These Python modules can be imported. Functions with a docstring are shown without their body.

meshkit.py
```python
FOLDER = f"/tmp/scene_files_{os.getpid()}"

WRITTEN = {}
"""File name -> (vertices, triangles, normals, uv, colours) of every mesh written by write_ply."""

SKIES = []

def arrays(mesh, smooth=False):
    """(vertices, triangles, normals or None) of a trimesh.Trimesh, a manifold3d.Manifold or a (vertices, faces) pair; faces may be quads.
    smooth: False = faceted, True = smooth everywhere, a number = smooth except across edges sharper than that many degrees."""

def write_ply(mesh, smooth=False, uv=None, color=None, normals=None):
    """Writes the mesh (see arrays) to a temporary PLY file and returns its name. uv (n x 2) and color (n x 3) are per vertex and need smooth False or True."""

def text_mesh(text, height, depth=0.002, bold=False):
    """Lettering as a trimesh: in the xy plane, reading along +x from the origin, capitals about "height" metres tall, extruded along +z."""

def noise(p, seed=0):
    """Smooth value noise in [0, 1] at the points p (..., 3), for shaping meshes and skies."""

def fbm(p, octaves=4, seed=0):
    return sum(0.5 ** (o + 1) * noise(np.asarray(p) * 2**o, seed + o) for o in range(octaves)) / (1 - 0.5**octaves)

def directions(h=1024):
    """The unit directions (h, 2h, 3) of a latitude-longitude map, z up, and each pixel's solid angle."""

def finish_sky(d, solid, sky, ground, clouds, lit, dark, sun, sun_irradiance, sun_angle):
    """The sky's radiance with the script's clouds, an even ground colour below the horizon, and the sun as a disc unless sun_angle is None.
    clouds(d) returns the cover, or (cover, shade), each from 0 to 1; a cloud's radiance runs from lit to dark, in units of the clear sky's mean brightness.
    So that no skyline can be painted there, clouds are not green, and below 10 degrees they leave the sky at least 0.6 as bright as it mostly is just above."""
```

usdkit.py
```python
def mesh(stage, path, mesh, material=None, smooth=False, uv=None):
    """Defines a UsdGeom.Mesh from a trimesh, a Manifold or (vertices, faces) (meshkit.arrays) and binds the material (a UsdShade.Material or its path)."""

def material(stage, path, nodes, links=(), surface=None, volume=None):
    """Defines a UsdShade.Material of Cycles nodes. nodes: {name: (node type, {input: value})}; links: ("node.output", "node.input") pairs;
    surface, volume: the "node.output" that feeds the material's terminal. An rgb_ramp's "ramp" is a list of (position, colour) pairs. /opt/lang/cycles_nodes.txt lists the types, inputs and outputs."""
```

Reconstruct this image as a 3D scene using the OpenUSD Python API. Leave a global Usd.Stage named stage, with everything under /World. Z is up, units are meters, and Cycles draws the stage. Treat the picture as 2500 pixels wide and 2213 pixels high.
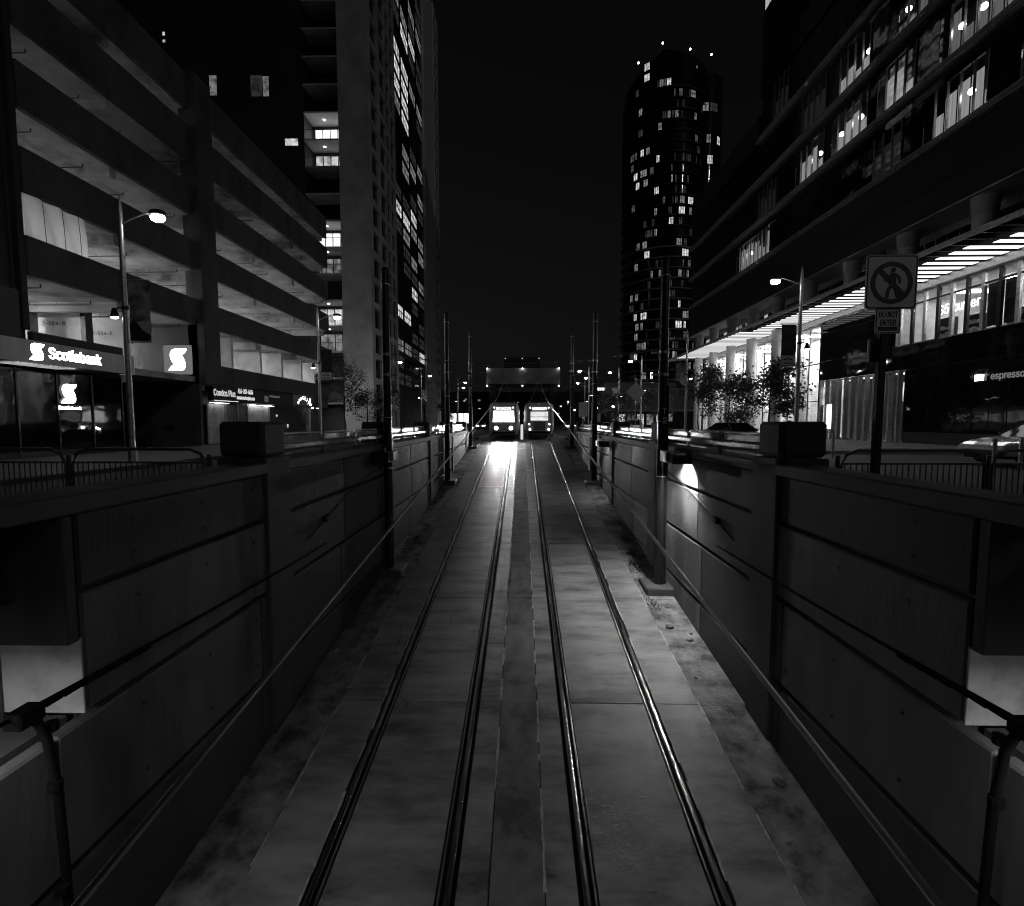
import math, random
import numpy as np, trimesh, usdkit
from meshkit import text_mesh, fbm
from pxr import Usd, UsdGeom, UsdLux, UsdShade, Gf, Sdf
from shapely.geometry import Polygon, LineString, Point, box as sbox
from shapely import affinity

stage = Usd.Stage.CreateInMemory()
UsdGeom.SetStageUpAxis(stage, "Z"); UsdGeom.SetStageMetersPerUnit(stage, 1.0)
stage.SetDefaultPrim(UsdGeom.Xform.Define(stage, "/World").GetPrim())
UsdGeom.Scope.Define(stage, "/World/Looks")

# ---------------------------------------------------------------- camera
cam = UsdGeom.Camera.Define(stage, "/World/camera")
yaw, pitch = math.radians(1.245), math.radians(-3.81)
F = np.array([-math.sin(yaw) * math.cos(pitch), math.cos(yaw) * math.cos(pitch), math.sin(pitch)])
R = np.array([math.cos(yaw), math.sin(yaw), 0.0]); U = np.cross(R, F)
EYE = (0.05, 0.0, 1.5)
cam.AddTransformOp().Set(Gf.Matrix4d(*R, 0, *U, 0, *(-F), 0, *EYE, 1))
cam.CreateHorizontalApertureAttr(36.0); cam.CreateFocalLengthAttr(16.56)
cam.CreateClippingRangeAttr((0.05, 3000.0))
cam.CreateExposureAttr(-0.4)
# ---------------------------------------------------------------- sky and moonlight
SUN_EL, SUN_ROT = math.radians(25.0), math.radians(143.0)
usdkit.material(stage, "/World/Looks/night_sky", {
    "s": ("sky_texture", {"sky_type": "single_scattering", "sun_disc": False, "sun_elevation": SUN_EL, "sun_rotation": SUN_ROT, "aerosol_density": 2.0}),
    "g": ("hsv", {"saturation": 0.0}),
    "b": ("background_shader", {"strength": 0.0013})},
    [("s.color", "g.color"), ("g.color", "b.color")], surface="b.background")
dome = UsdLux.DomeLight.Define(stage, "/World/sky")
UsdShade.MaterialBindingAPI.Apply(dome.GetPrim()).Bind(UsdShade.Material.Get(stage, "/World/Looks/night_sky"))
dome.GetPrim().SetCustomDataByKey("kind", "structure")
moon = UsdLux.DistantLight.Define(stage, "/World/moonlight")
moon.CreateNormalizeAttr(True); moon.CreateIntensityAttr(0.02); moon.CreateAngleAttr(0.5); moon.CreateColorAttr(Gf.Vec3f(1, 1, 1))
sd = np.array([math.sin(SUN_ROT) * math.cos(SUN_EL), math.cos(SUN_ROT) * math.cos(SUN_EL), math.sin(SUN_EL)])
mr = np.cross([0, 0, 1.0], sd); mr /= np.linalg.norm(mr); mu = np.cross(sd, mr)
moon.AddTransformOp().Set(Gf.Matrix4d(*mr, 0, *mu, 0, *sd, 0, 0, 0, 50, 1))

# ---------------------------------------------------------------- materials (all neutral: the photograph is black and white)
LOOK = {}
def g3(v): return (v, v, v)
def mat(name, base, rough=0.6, metal=0.0, var=0.0, scale=1.0, bump=0.0, bscale=None, spec=0.5, stretch=None, dark=None):
    """Grey principled material; var mottles its colour, dark = a second colour of stains."""
    if name in LOOK: return LOOK[name]
    nodes = {"p": ("principled_bsdf", {"base_color": g3(base), "roughness": rough, "metallic": metal, "specular_ior_level": spec})}
    links = []
    if var or bump:
        nodes["c"] = ("geometry", {}); v = "c.position"
        if stretch:
            nodes["m"] = ("mapping", {"scale": stretch}); links.append((v, "m.vector")); v = "m.vector"
    if var:
        nodes["n1"] = ("noise_texture", {"scale": scale, "detail": 8.0, "roughness": 0.65})
        lo, hi = base * (1 - var), min(base * (1 + var), 0.9)
        d = dark if dark is not None else lo
        nodes["r"] = ("rgb_ramp", {"ramp": [(0.0, g3(d)), (0.36, g3(d * 0.4 + lo * 0.6)), (0.5, g3(base)), (0.68, g3(hi)), (1.0, g3(hi))]})
        links += [(v, "n1.vector"), ("n1.fac", "r.fac"), ("r.color", "p.base_color")]
        nodes["rr"] = ("map_range", {"from_min": 0.3, "from_max": 0.7, "to_min": max(rough - 0.14, 0.05), "to_max": min(rough + 0.12, 1.0)})
        links += [("n1.fac", "rr.value"), ("rr.result", "p.roughness")]
    if bump:
        nodes["n2"] = ("noise_texture", {"scale": bscale or scale * 9, "detail": 6.0, "roughness": 0.7})
        nodes["b"] = ("bump", {"strength": bump, "distance": 0.02})
        links += [(v, "n2.vector"), ("n2.fac", "b.height"), ("b.normal", "p.normal")]
    LOOK[name] = usdkit.material(stage, f"/World/Looks/{name}", nodes, links, surface="p.BSDF")
    return LOOK[name]
def emit(name, strength, var=0.0, scale=2.0, stretch=(1, 1, 1)):
    if name in LOOK: return LOOK[name]
    nodes, links = {"e": ("emission", {"color": g3(1.0), "strength": strength})}, []
    if var:
        nodes |= {"c": ("geometry", {}), "m": ("mapping", {"scale": stretch}), "n": ("noise_texture", {"scale": scale, "detail": 3.0}),
                  "r": ("map_range", {"from_min": 0.32, "from_max": 0.68, "to_min": 1 - var, "to_max": 1.0, "clamp": True}), "cc": ("combine_color", {})}
        links = [("c.position", "m.vector"), ("m.vector", "n.vector"), ("n.fac", "r.value")] + [("r.result", f"cc.{k}") for k in "rgb"] + [("cc.color", "e.color")]
    LOOK[name] = usdkit.material(stage, f"/World/Looks/{name}", nodes, links, surface="e.emission")
    return LOOK[name]
def dark_glass(name, base=0.006, bump=0.02, bscale=0.6, rough=0.04):
    if name in LOOK: return LOOK[name]
    LOOK[name] = usdkit.material(stage, f"/World/Looks/{name}", {
        "c": ("geometry", {}), "n": ("noise_texture", {"scale": bscale, "detail": 2.0}),
        "b": ("bump", {"strength": 1.0, "distance": bump}), "p": ("principled_bsdf", {"base_color": g3(base), "roughness": rough, "ior": 1.5})},
        [("c.position", "n.vector"), ("n.fac", "b.height"), ("b.normal", "p.normal")], surface="p.BSDF")
    return LOOK[name]
def pane_glass(name="pane_glass", tint=0.85):
    if name in LOOK: return LOOK[name]
    LOOK[name] = usdkit.material(stage, f"/World/Looks/{name}", {
        "t": ("transparent_bsdf", {"color": g3(tint)}), "g": ("glossy_bsdf", {"color": g3(0.9), "roughness": 0.02}), "f": ("layer_weight", {"blend": 0.5}), "w": ("math", {"math_type": "power", "value2": 4.0}), "a": ("math", {"math_type": "multiply_add", "value2": 0.8, "value3": 0.05}), "x": ("mix_closure", {})},
        [("f.facing", "w.value1"), ("w.value", "a.value1"), ("a.value", "x.fac"), ("t.BSDF", "x.closure1"), ("g.BSDF", "x.closure2")], surface="x.closure")
    return LOOK[name]

wall_con = mat("wall_concrete", 0.05, 0.75, var=0.35, scale=0.9, bump=0.25, bscale=14, stretch=(1, 1, 0.25), dark=0.015)
wall_con2 = mat("wall_concrete_dark", 0.038, 0.78, var=0.4, scale=1.3, bump=0.25, bscale=12, stretch=(1, 1, 0.22), dark=0.012)
core_con = mat("core_concrete", 0.10, 0.9, var=0.3, scale=1.2)
wall_lamplit = mat("wall_concrete_lamplit", 0.17, 0.75, var=0.4, scale=1.0, bump=0.3, bscale=12, stretch=(1, 1, 0.3), dark=0.06)  # paler copy of the wall: wall lamp's light put into the colour
wall_half_lit = mat("wall_concrete_half_lit", 0.10, 0.75, var=0.5, scale=0.9, bump=0.3, bscale=12, stretch=(1, 1, 0.25), dark=0.03)  # half-pale copy: spill of the portal light put into the colour
niche_lit = mat("niche_concrete_lit", 0.36, 0.7, var=0.25, scale=1.5, bump=0.2, dark=0.15)  # pale copy for the jamb, portal light put into the colour
cop_con = mat("coping_concrete", 0.06, 0.8, var=0.3, scale=2.2, bump=0.2)
slab_con = mat("track_slab_concrete", 0.22, 0.50, var=0.45, scale=1.0, bump=0.22, bscale=22, stretch=(0.6, 2.2, 1), dark=0.09)
slab_con2 = mat("track_slab_concrete_worn", 0.19, 0.46, var=0.55, scale=1.3, bump=0.25, bscale=26, stretch=(0.6, 1.8, 1), dark=0.06)
median_con = mat("median_concrete", 0.13, 0.7, var=0.5, scale=1.8, bump=0.35, bscale=22, dark=0.05)
gutter_con = mat("gutter_rubble", 0.17, 0.85, var=0.75, scale=2.4, bump=0.8, bscale=16, dark=0.03)
groove_mat = mat("rail_groove_rubber", 0.018, 0.75)
rail_steel = mat("rail_steel", 0.75, 0.25, 1.0, var=0.05, scale=1.2, stretch=(3, 0.1, 1))
lip_steel = mat("rail_lip_steel", 0.45, 0.45, 1.0, var=0.25, scale=5, stretch=(3, 0.3, 1))
asphalt = mat("asphalt", 0.05, 0.7, var=0.4, scale=2.0, bump=0.35, bscale=60)
paving = mat("pavement_concrete", 0.22, 0.75, var=0.3, scale=1.5, bump=0.2)
paint_white = mat("road_paint", 0.7, 0.6, var=0.3, scale=8)
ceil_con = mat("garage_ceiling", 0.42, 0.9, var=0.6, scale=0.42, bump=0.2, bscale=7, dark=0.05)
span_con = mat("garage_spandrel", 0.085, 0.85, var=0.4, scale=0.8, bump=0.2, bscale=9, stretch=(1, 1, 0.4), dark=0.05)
white_wall = mat("painted_block_wall", 0.70, 0.8, var=0.12, scale=1.2, dark=0.4)
board_wall = mat("papered_board", 0.5, 0.8, var=0.25, scale=2.0, bump=0.2, dark=0.3)
tower_con = mat("tower_concrete", 0.45, 0.85, var=0.25, scale=0.35, bump=0.15, bscale=4)
tower_dark = mat("tower_dark_cladding", 0.03, 0.6)
dark_metal = mat("dark_metal", 0.03, 0.35, 0.6)
black_paint = mat("black_paint", 0.012, 0.3)
galv = mat("galvanised_steel", 0.45, 0.42, 0.85, var=0.2, scale=8)
light_metal = mat("light_aluminium", 0.55, 0.4, 0.8, var=0.2, scale=5)
rail_paint = mat("railing_paint", 0.10, 0.35, 0.3, var=0.3, scale=6)
cladding = mat("office_cladding", 0.022, 0.35)
soffit_w = mat("soffit_panel", 0.5, 0.6, var=0.12, scale=1.0)
column_w = mat("column_concrete", 0.42, 0.65, var=0.15, scale=1.4, bump=0.1)
white_paint = mat("white_paint", 0.75, 0.4)
sign_white = mat("sign_sheeting", 0.8, 0.45, var=0.1, scale=6)
black_print = mat("black_print", 0.015, 0.5)
silhouette = mat("silhouette_black", 0.005, 0.95, spec=0.1)  # near-black colour carries the unlit silhouette of cable and pipe
rubber = mat("rubber", 0.02, 0.8)
bark = mat("bark", 0.05, 0.9, var=0.4, scale=8, bump=0.4)
glass_off = dark_glass("dark_office_glass", 0.006, 0.014, 0.5)
glass_far = dark_glass("dark_tower_glass", 0.006, 0.03, 0.3, 0.06)
glass_clear = pane_glass()
em_white = emit("sign_white_light", 3.2)
em_lamp = emit("street_lamp_light", 55.0)
em_ped = emit("pedestrian_lamp_light", 30.0)
LOOK["leaf"] = usdkit.material(stage, "/World/Looks/leaf", {
    "o": ("geometry", {}), "r": ("map_range", {"to_min": 0.035, "to_max": 0.10}), "cc": ("combine_color", {}),
    "p": ("principled_bsdf", {"roughness": 0.5}), "t": ("translucent_bsdf", {"color": g3(0.10)}), "x": ("mix_closure", {"fac": 0.3})},
    [("o.random_per_island", "r.value")] + [("r.result", f"cc.{k}") for k in "rgb"] + [("cc.color", "p.base_color"), ("p.BSDF", "x.closure1"), ("t.BSDF", "x.closure2")], surface="x.closure")

# ---------------------------------------------------------------- mesh helpers
BOXF = np.array([[0, 2, 1], [0, 3, 2], [4, 5, 6], [4, 6, 7], [0, 1, 5], [0, 5, 4], [1, 2, 6], [1, 6, 5], [2, 3, 7], [2, 7, 6], [3, 0, 4], [3, 4, 7]])
class MB:
    def __init__(self): self.v, self.f, self.n = [], [], 0
    def add(self, v, f):
        v = np.asarray(v, float); self.v.append(v); self.f.append(np.asarray(f, int) + self.n); self.n += len(v); return self
    def box(self, x0, x1, y0, y1, z0, z1):
        x0, x1 = min(x0, x1), max(x0, x1); y0, y1 = min(y0, y1), max(y0, y1); z0, z1 = min(z0, z1), max(z0, z1)
        return self.add([[x0, y0, z0], [x1, y0, z0], [x1, y1, z0], [x0, y1, z0], [x0, y0, z1], [x1, y0, z1], [x1, y1, z1], [x0, y1, z1]], BOXF)
    def hexa(self, p): return self.add(p, BOXF)                      # eight corners: bottom four, top four
    def cbox(self, x0, x1, y0, y1, z0, z1, c=0.02):                  # box with chamfered edges
        x0, x1 = min(x0, x1), max(x0, x1); y0, y1 = min(y0, y1), max(y0, y1); z0, z1 = min(z0, z1), max(z0, z1)
        p = []
        for x, sx in ((x0, 1), (x1, -1)):
            for y, sy in ((y0, 1), (y1, -1)):
                for z, sz in ((z0, 1), (z1, -1)):
                    p += [[x + sx * c, y + sy * c, z], [x + sx * c, y, z + sz * c], [x, y + sy * c, z + sz * c]]
        return self.mesh(trimesh.convex.convex_hull(np.array(p)))
    def mesh(self, m): return self.add(m.vertices, m.faces)
    def cyl(self, p0, p1, r0, r1=None, n=12):
        p0, p1 = np.asarray(p0, float), np.asarray(p1, float); r1 = r0 if r1 is None else r1
        t = (p1 - p0) / np.linalg.norm(p1 - p0); a = np.cross(t, [0, 0, 1.0] if abs(t[2]) < 0.9 else [1.0, 0, 0]); a /= np.linalg.norm(a); b = np.cross(t, a)
        k = np.arange(n) * 2 * math.pi / n; ring = np.cos(k)[:, None] * a + np.sin(k)[:, None] * b
        v = np.vstack([p0 + r0 * ring, p1 + r1 * ring, [p0], [p1]]); i = np.arange(n); j = (i + 1) % n
        return self.add(v, np.vstack([np.c_[i, j, n + j], np.c_[i, n + j, n + i], np.c_[np.full(n, 2 * n), j, i], np.c_[np.full(n, 2 * n + 1), n + i, n + j]]))
    def tube(self, pts, r, n=8):
        p = np.asarray(pts, float); t = np.gradient(p, axis=0); t /= np.linalg.norm(t, axis=1, keepdims=True) + 1e-12
        a = np.cross(t, [0.31, 0.17, 0.93]); a /= np.linalg.norm(a, axis=1, keepdims=True) + 1e-12; b = np.cross(t, a)
        k = np.arange(n) * 2 * math.pi / n; rr = np.broadcast_to(r, (len(p),))[:, None, None]
        v = (p[:, None] + rr * (np.cos(k)[None, :, None] * a[:, None] + np.sin(k)[None, :, None] * b[:, None])).reshape(-1, 3)
        f = []
        for i in range(len(p) - 1):
            for q in range(n):
                A, B = i * n + q, i * n + (q + 1) % n; f += [[A, B, B + n], [A, B + n, A + n]]
        L = len(v); v = np.vstack([v, p[0], p[-1]])
        for q in range(n): f += [[L, (q + 1) % n, q], [L + 1, L - n + q, L - n + (q + 1) % n]]
        return self.add(v, f)
    def quad(self, a, b, c, d): return self.add([a, b, c, d], [[0, 1, 2], [0, 2, 3]])
    def sphere(self, c, r, sub=2, sq=(1, 1, 1)):
        m = trimesh.creation.icosphere(sub, r); return self.add(m.vertices * np.array(sq) + np.asarray(c, float), m.faces)
    def extrude(self, poly, depth, M=None):                          # polygon in local xy, thickness along +z, then M (4x4)
        for gm in getattr(poly, "geoms", [poly]):
            m = trimesh.creation.extrude_polygon(gm, depth, engine="earcut")
            if M is not None: m.apply_transform(M)
            self.mesh(m)
        return self
    def text(self, s, h, M, depth=0.01, bold=False):
        m = text_mesh(s, h, depth, bold); m.apply_transform(M); return self.mesh(m)
    def turned(self, M):
        o = MB()
        for v, f in zip(self.v, self.f): o.v.append(v @ M[:3, :3].T + M[:3, 3]); o.f.append(f)
        o.n = self.n; return o
def frame(origin, ex, ey):
    ex, ey = np.asarray(ex, float), np.asarray(ey, float); M = np.eye(4)
    M[:3, 0], M[:3, 1], M[:3, 2], M[:3, 3] = ex, ey, np.cross(ex, ey), origin; return M
def on_right_face(x, y, z): return frame((x, y, z), (0, -1, 0), (0, 0, 1))    # reads on a wall that faces the street from its right side
def on_left_face(x, y, z): return frame((x, y, z), (0, 1, 0), (0, 0, 1))      # reads on a wall that faces the street from its left side
def facing_back(x, y, z): return frame((x, y, z), (1, 0, 0), (0, 0, 1))       # reads for someone looking along +y

COUNT = {}
def numbered(parent, name):
    k = COUNT.get((parent, name), 0); COUNT[(parent, name)] = k + 1
    return f"{parent}/{name}" + (f"_{k:03d}" if k else "")
class Thing:
    def __init__(self, path, loc): self.path, self.loc = path, np.asarray(loc, float)
def setdata(path, **kw):
    p = stage.GetPrimAtPath(path)
    for k, v in kw.items():
        if v: p.SetCustomDataByKey(k, v)
def thing(name, label, cat, loc=(0, 0, 0), rotz=0.0, group=None, kind=None, shift=True):
    """An Xform at the thing's base; with shift, its parts are given in world coordinates."""
    path = numbered("/World", name); x = UsdGeom.Xform.Define(stage, path)
    x.AddTranslateOp().Set(Gf.Vec3d(*map(float, loc)))
    x.AddRotateZOp().Set(float(rotz))
    setdata(path, label=label, category=cat, group=group, kind=kind)
    return Thing(path, loc if shift else (0, 0, 0))
def part(parent, name, mb, m, label=None, smooth=False, kind=None):
    if not mb.v: return None
    path = numbered(parent.path, name)
    usdkit.mesh(stage, path, (np.vstack(mb.v) - parent.loc, np.vstack(mb.f)), m, smooth=smooth)
    setdata(path, label=label, kind=kind)
    return Thing(path, parent.loc)
def single(name, mb, m, label=None, cat=None, group=None, kind=None, smooth=False):
    path = numbered("/World", name); v = np.vstack(mb.v)
    usdkit.mesh(stage, path, (v, np.vstack(mb.f)), m, smooth=smooth)
    setdata(path, label=label, category=cat, group=group, kind=kind); return Thing(path, (0, 0, 0))
def dup(src, name, label, cat, loc, rotz=0.0, group=None):
    path = numbered("/World", name); x = UsdGeom.Xform.Define(stage, path)
    x.GetPrim().GetReferences().AddInternalReference(src.path)
    for a, v in (("xformOp:translate", Gf.Vec3d(*map(float, loc))), ("xformOp:rotateZ", float(rotz))):
        x.GetPrim().CreateAttribute(a, Sdf.ValueTypeNames.Double3 if a.endswith("ate") else Sdf.ValueTypeNames.Float).Set(v)
    x.GetPrim().SetInstanceable(True)
    setdata(path, label=label, category=cat, group=group); return Thing(path, loc)
rng = np.random.default_rng(7)
# ---------------------------------------------------------------- ground, roads, pavements
def zf(y):                                                            # height of the tram ramp's floor
    if y <= 33.0: return -4.13 + 0.11 * y
    if y >= 42.1: return 0.0
    return -0.5 + 0.11 * (y - 33) - 0.11 * (y - 33) ** 2 / 18.2
def struct(name, mb, m, **kw): return single(name, mb, m, kind="structure", **kw)
q = MB()
for x0, x1, y0, y1 in ((-900, -4.28, -200, 900), (4.28, 900, -200, 900), (-4.28, 4.28, 44.6, 900), (-4.28, 4.28, -200, -0.35)):
    q.quad((x0, y0, -0.03), (x1, y0, -0.03), (x1, y1, -0.03), (x0, y1, -0.03))
struct("ground", q, asphalt)
def sheet(name, x0, x1, y0, y1, z, m):
    struct(name, MB().quad((x0, y0, z), (x1, y0, z), (x1, y1, z), (x0, y1, z)), m)
sheet("road", -12.2, -4.31, 7.6, 240, 0.0, asphalt); sheet("road", 4.31, 12.0, 7.6, 240, 0.0, asphalt)
for side, x0, x1, y0 in ((-1, -18.7, -12.2, 9.0), (1, 12.0, 25.0, 22.5)):
    s = thing("pavement", None, None, kind="structure")
    n, y = 0, y0
    kx = x1 if side < 0 else x0
    part(s, "kerb", MB().cbox(kx - 0.1, kx + 0.1, y0, 130, -0.05, 0.125, 0.015), cop_con)
    a0, a1 = (x0, x1 - 0.11) if side < 0 else (x0 + 0.11, x1)
    m_ = MB()
    for k in range(20):
        for c in range(3):
            w = (a1 - a0) / 3
            m_.box(a0 + c * w + 0.006, a0 + (c + 1) * w - 0.006, y0 + k * 5.4 + 0.006, y0 + (k + 1) * 5.4 - 0.006, -0.05, 0.12 + 0.003 * ((k * 3 + c) % 3))
    part(s, "paving_slab", m_, paving, kind="stuff")
m_ = [MB(), MB()]
for i, sx in enumerate((-1, 1)):
    for k in range(30):
        m_[i].quad(*[(sx * 8.2 + dx * sx, 9 + k * 6 + dy, 0.004) for dx, dy in (((-0.06, 0), (0.06, 0), (0.06, 2.4), (-0.06, 2.4)) if sx > 0 else ((0.06, 0), (-0.06, 0), (-0.06, 2.4), (0.06, 2.4)))])
    struct("lane_marking", m_[i], paint_white)

# ---------------------------------------------------------------- tram ramp: slab panels, rails
bed = thing("track_bed", None, None, kind="structure")
m_ = MB(); ys = [0.2] + [2 + 1.0 * k for k in range(43)]
for a, b in zip(ys[:-1], ys[1:]):
    m_.quad((-3.95, a, zf(a) - 0.05), (3.95, a, zf(a) - 0.05), (3.95, b, zf(b) - 0.05), (-3.95, b, zf(b) - 0.05))
part(bed, "base_slab", m_, groove_mat)
STRIPS = [(-3.85, -3.05, gutter_con), (-3.04, -2.335, slab_con), (-2.11, -0.885, slab_con), (-0.66, -0.315, slab_con2), (-0.30, 0.30, median_con),
          (0.315, 0.66, slab_con2), (0.885, 2.11, slab_con), (2.335, 3.04, slab_con), (3.05, 3.85, gutter_con)]
PL = 3.72
for si, (x0, x1, m0) in enumerate(STRIPS):
    for k in range(12):
        a, b = 0.3 + k * PL + 0.007, 0.3 + (k + 1) * PL - 0.007
        if m0 is gutter_con: a += 0.0
        n = 2 if b < 32 else 4
        dz = rng.uniform(-0.004, 0.004) - (0.02 if m0 is gutter_con else 0)
        w_ = MB(); yy = np.linspace(a, b, n + 1)
        top = []
        xs_ = np.linspace(x0, x1, 5) if m0 is gutter_con else np.array([x0, x1])
        if m0 is gutter_con: yy = np.linspace(a, b, 13)
        nx = len(xs_)
        vv = [(x, y, zf(y) + dz + (0.035 * (fbm(np.array([x * 3, y * 2.2, si])) - 0.5) if m0 is gutter_con else 0)) for y in yy for x in xs_]
        ff = []
        for i in range(len(yy) - 1):
            for j in range(nx - 1):
                p = i * nx + j; ff += [[p, p + 1, p + nx + 1], [p, p + nx + 1, p + nx]]
        w_.add(vv, ff)
        for i in range(len(yy) - 1):                                  # side faces down to the base
            for x in (x0, x1):
                A, B = (x, yy[i], zf(yy[i]) + dz), (x, yy[i + 1], zf(yy[i + 1]) + dz)
                lo = lambda P: (P[0], P[1], P[2] - 0.06)
                w_.quad(A, lo(A), lo(B), B) if x == x0 else w_.quad(A, B, lo(B), lo(A))
        for y in (a, b): w_.quad((x0, y, zf(y) + dz), (x1, y, zf(y) + dz), (x1, y, zf(y) + dz - 0.06), (x0, y, zf(y) + dz - 0.06))
        mm = m0
        if m0 is slab_con and rng.random() < 0.4: mm = slab_con2
        part(bed, "concrete_panel", w_, mm)
m_ = MB(); m_.quad((-4.28, 44.8, -0.006), (4.28, 44.8, -0.006), (4.28, 240, -0.006), (-4.28, 240, -0.006)); part(bed, "far_slab", m_, slab_con2)
filler = mat("joint_mortar", 0.36, 0.8, var=0.4, scale=9, dark=0.1)
for xj in (-0.3075, 0.3075, -2.325, 2.325, -3.045, 3.045):
    q = MB(); y = 3.0
    while y < 40:
        L = rng.uniform(0.12, 0.5)
        if rng.random() < 0.72:
            w0, w1 = rng.uniform(0.006, 0.022, 2); z0, z1 = zf(y) + 0.006, zf(y + L) + 0.006; o = rng.uniform(-0.008, 0.008)
            q.quad((xj - w0 + o, y, z0), (xj + w0 + o, y, z0), (xj + w1, y + L, z1), (xj - w1, y + L, z1))
        y += L
    part(bed, "joint_filler", q, filler, kind="stuff")
ck = MB(); rc = np.random.default_rng(3)
for k in range(18):
    x, y = rc.uniform(-3.0, 3.0), rc.uniform(5, 22); a = rc.uniform(-0.5, 0.5) + (1.57 if k % 3 == 0 else 0)
    for j in range(int(rc.integers(5, 11))):
        a += rc.normal() * 0.35; L = rc.uniform(0.06, 0.16); x2, y2 = x + L * math.cos(a), y + L * math.sin(a); w = rc.uniform(0.003, 0.007); nx_, ny_ = -math.sin(a) * w, math.cos(a) * w
        if not any(abs(abs(xx) - 0.75) < 0.12 or abs(abs(xx) - 2.25) < 0.12 for xx in (x, x2)):
            ck.quad((x - nx_, y - ny_, zf(y) + 0.008), (x2 - nx_, y2 - ny_, zf(y2) + 0.008), (x2 + nx_, y2 + ny_, zf(y2) + 0.008), (x + nx_, y + ny_, zf(y) + 0.008))
        x, y = x2, y2
part(bed, "crack", ck, groove_mat, kind="stuff")
RY = np.r_[np.arange(0.4, 33, 2.0), np.arange(33, 43, 0.5), np.arange(44, 240, 14.0)]
def loft(profile, ys, zofs):
    pr = np.array(profile); n = len(pr)
    v = np.vstack([np.c_[pr[:, 0], np.full(n, y), pr[:, 1] + zf(y) + zofs] for y in ys]); f = []
    for i in range(len(ys) - 1):
        for j in range(n - 1):
            p = i * n + j; f += [[p, p + 1, p + n + 1], [p, p + n + 1, p + n]]
    return MB().add(v, f)
RAILN = ["outer rail of the left tram track beside the left shoulder", "inner rail of the left tram track beside the median",
         "inner rail of the right tram track beside the median", "outer rail of the right tram track beside the right shoulder"]
for k, xr in enumerate((-2.2475, -0.7525, 0.7525, 2.2475)):
    inner = 1 if k in (0, 2) else -1                                  # side of the flange groove
    t = thing("tram_rail", "long polished steel rail, " + RAILN[k], "rail", (xr, 0.4, zf(0.4)), group=None)
    part(t, "rail_head", loft([(xr - 0.036, -0.03), (xr - 0.035, 0.0), (xr - 0.027, 0.007), (xr, 0.009), (xr + 0.027, 0.007), (xr + 0.035, 0.0), (xr + 0.036, -0.03)], RY, 0.004), rail_steel, smooth=50)
    xg = xr + inner * 0.098
    part(t, "guard_lip", loft([(xg - 0.012, -0.03), (xg - 0.011, -0.003), (xg, 0.0), (xg + 0.011, -0.003), (xg + 0.012, -0.03)], RY, 0.003), lip_steel, smooth=50)
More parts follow.
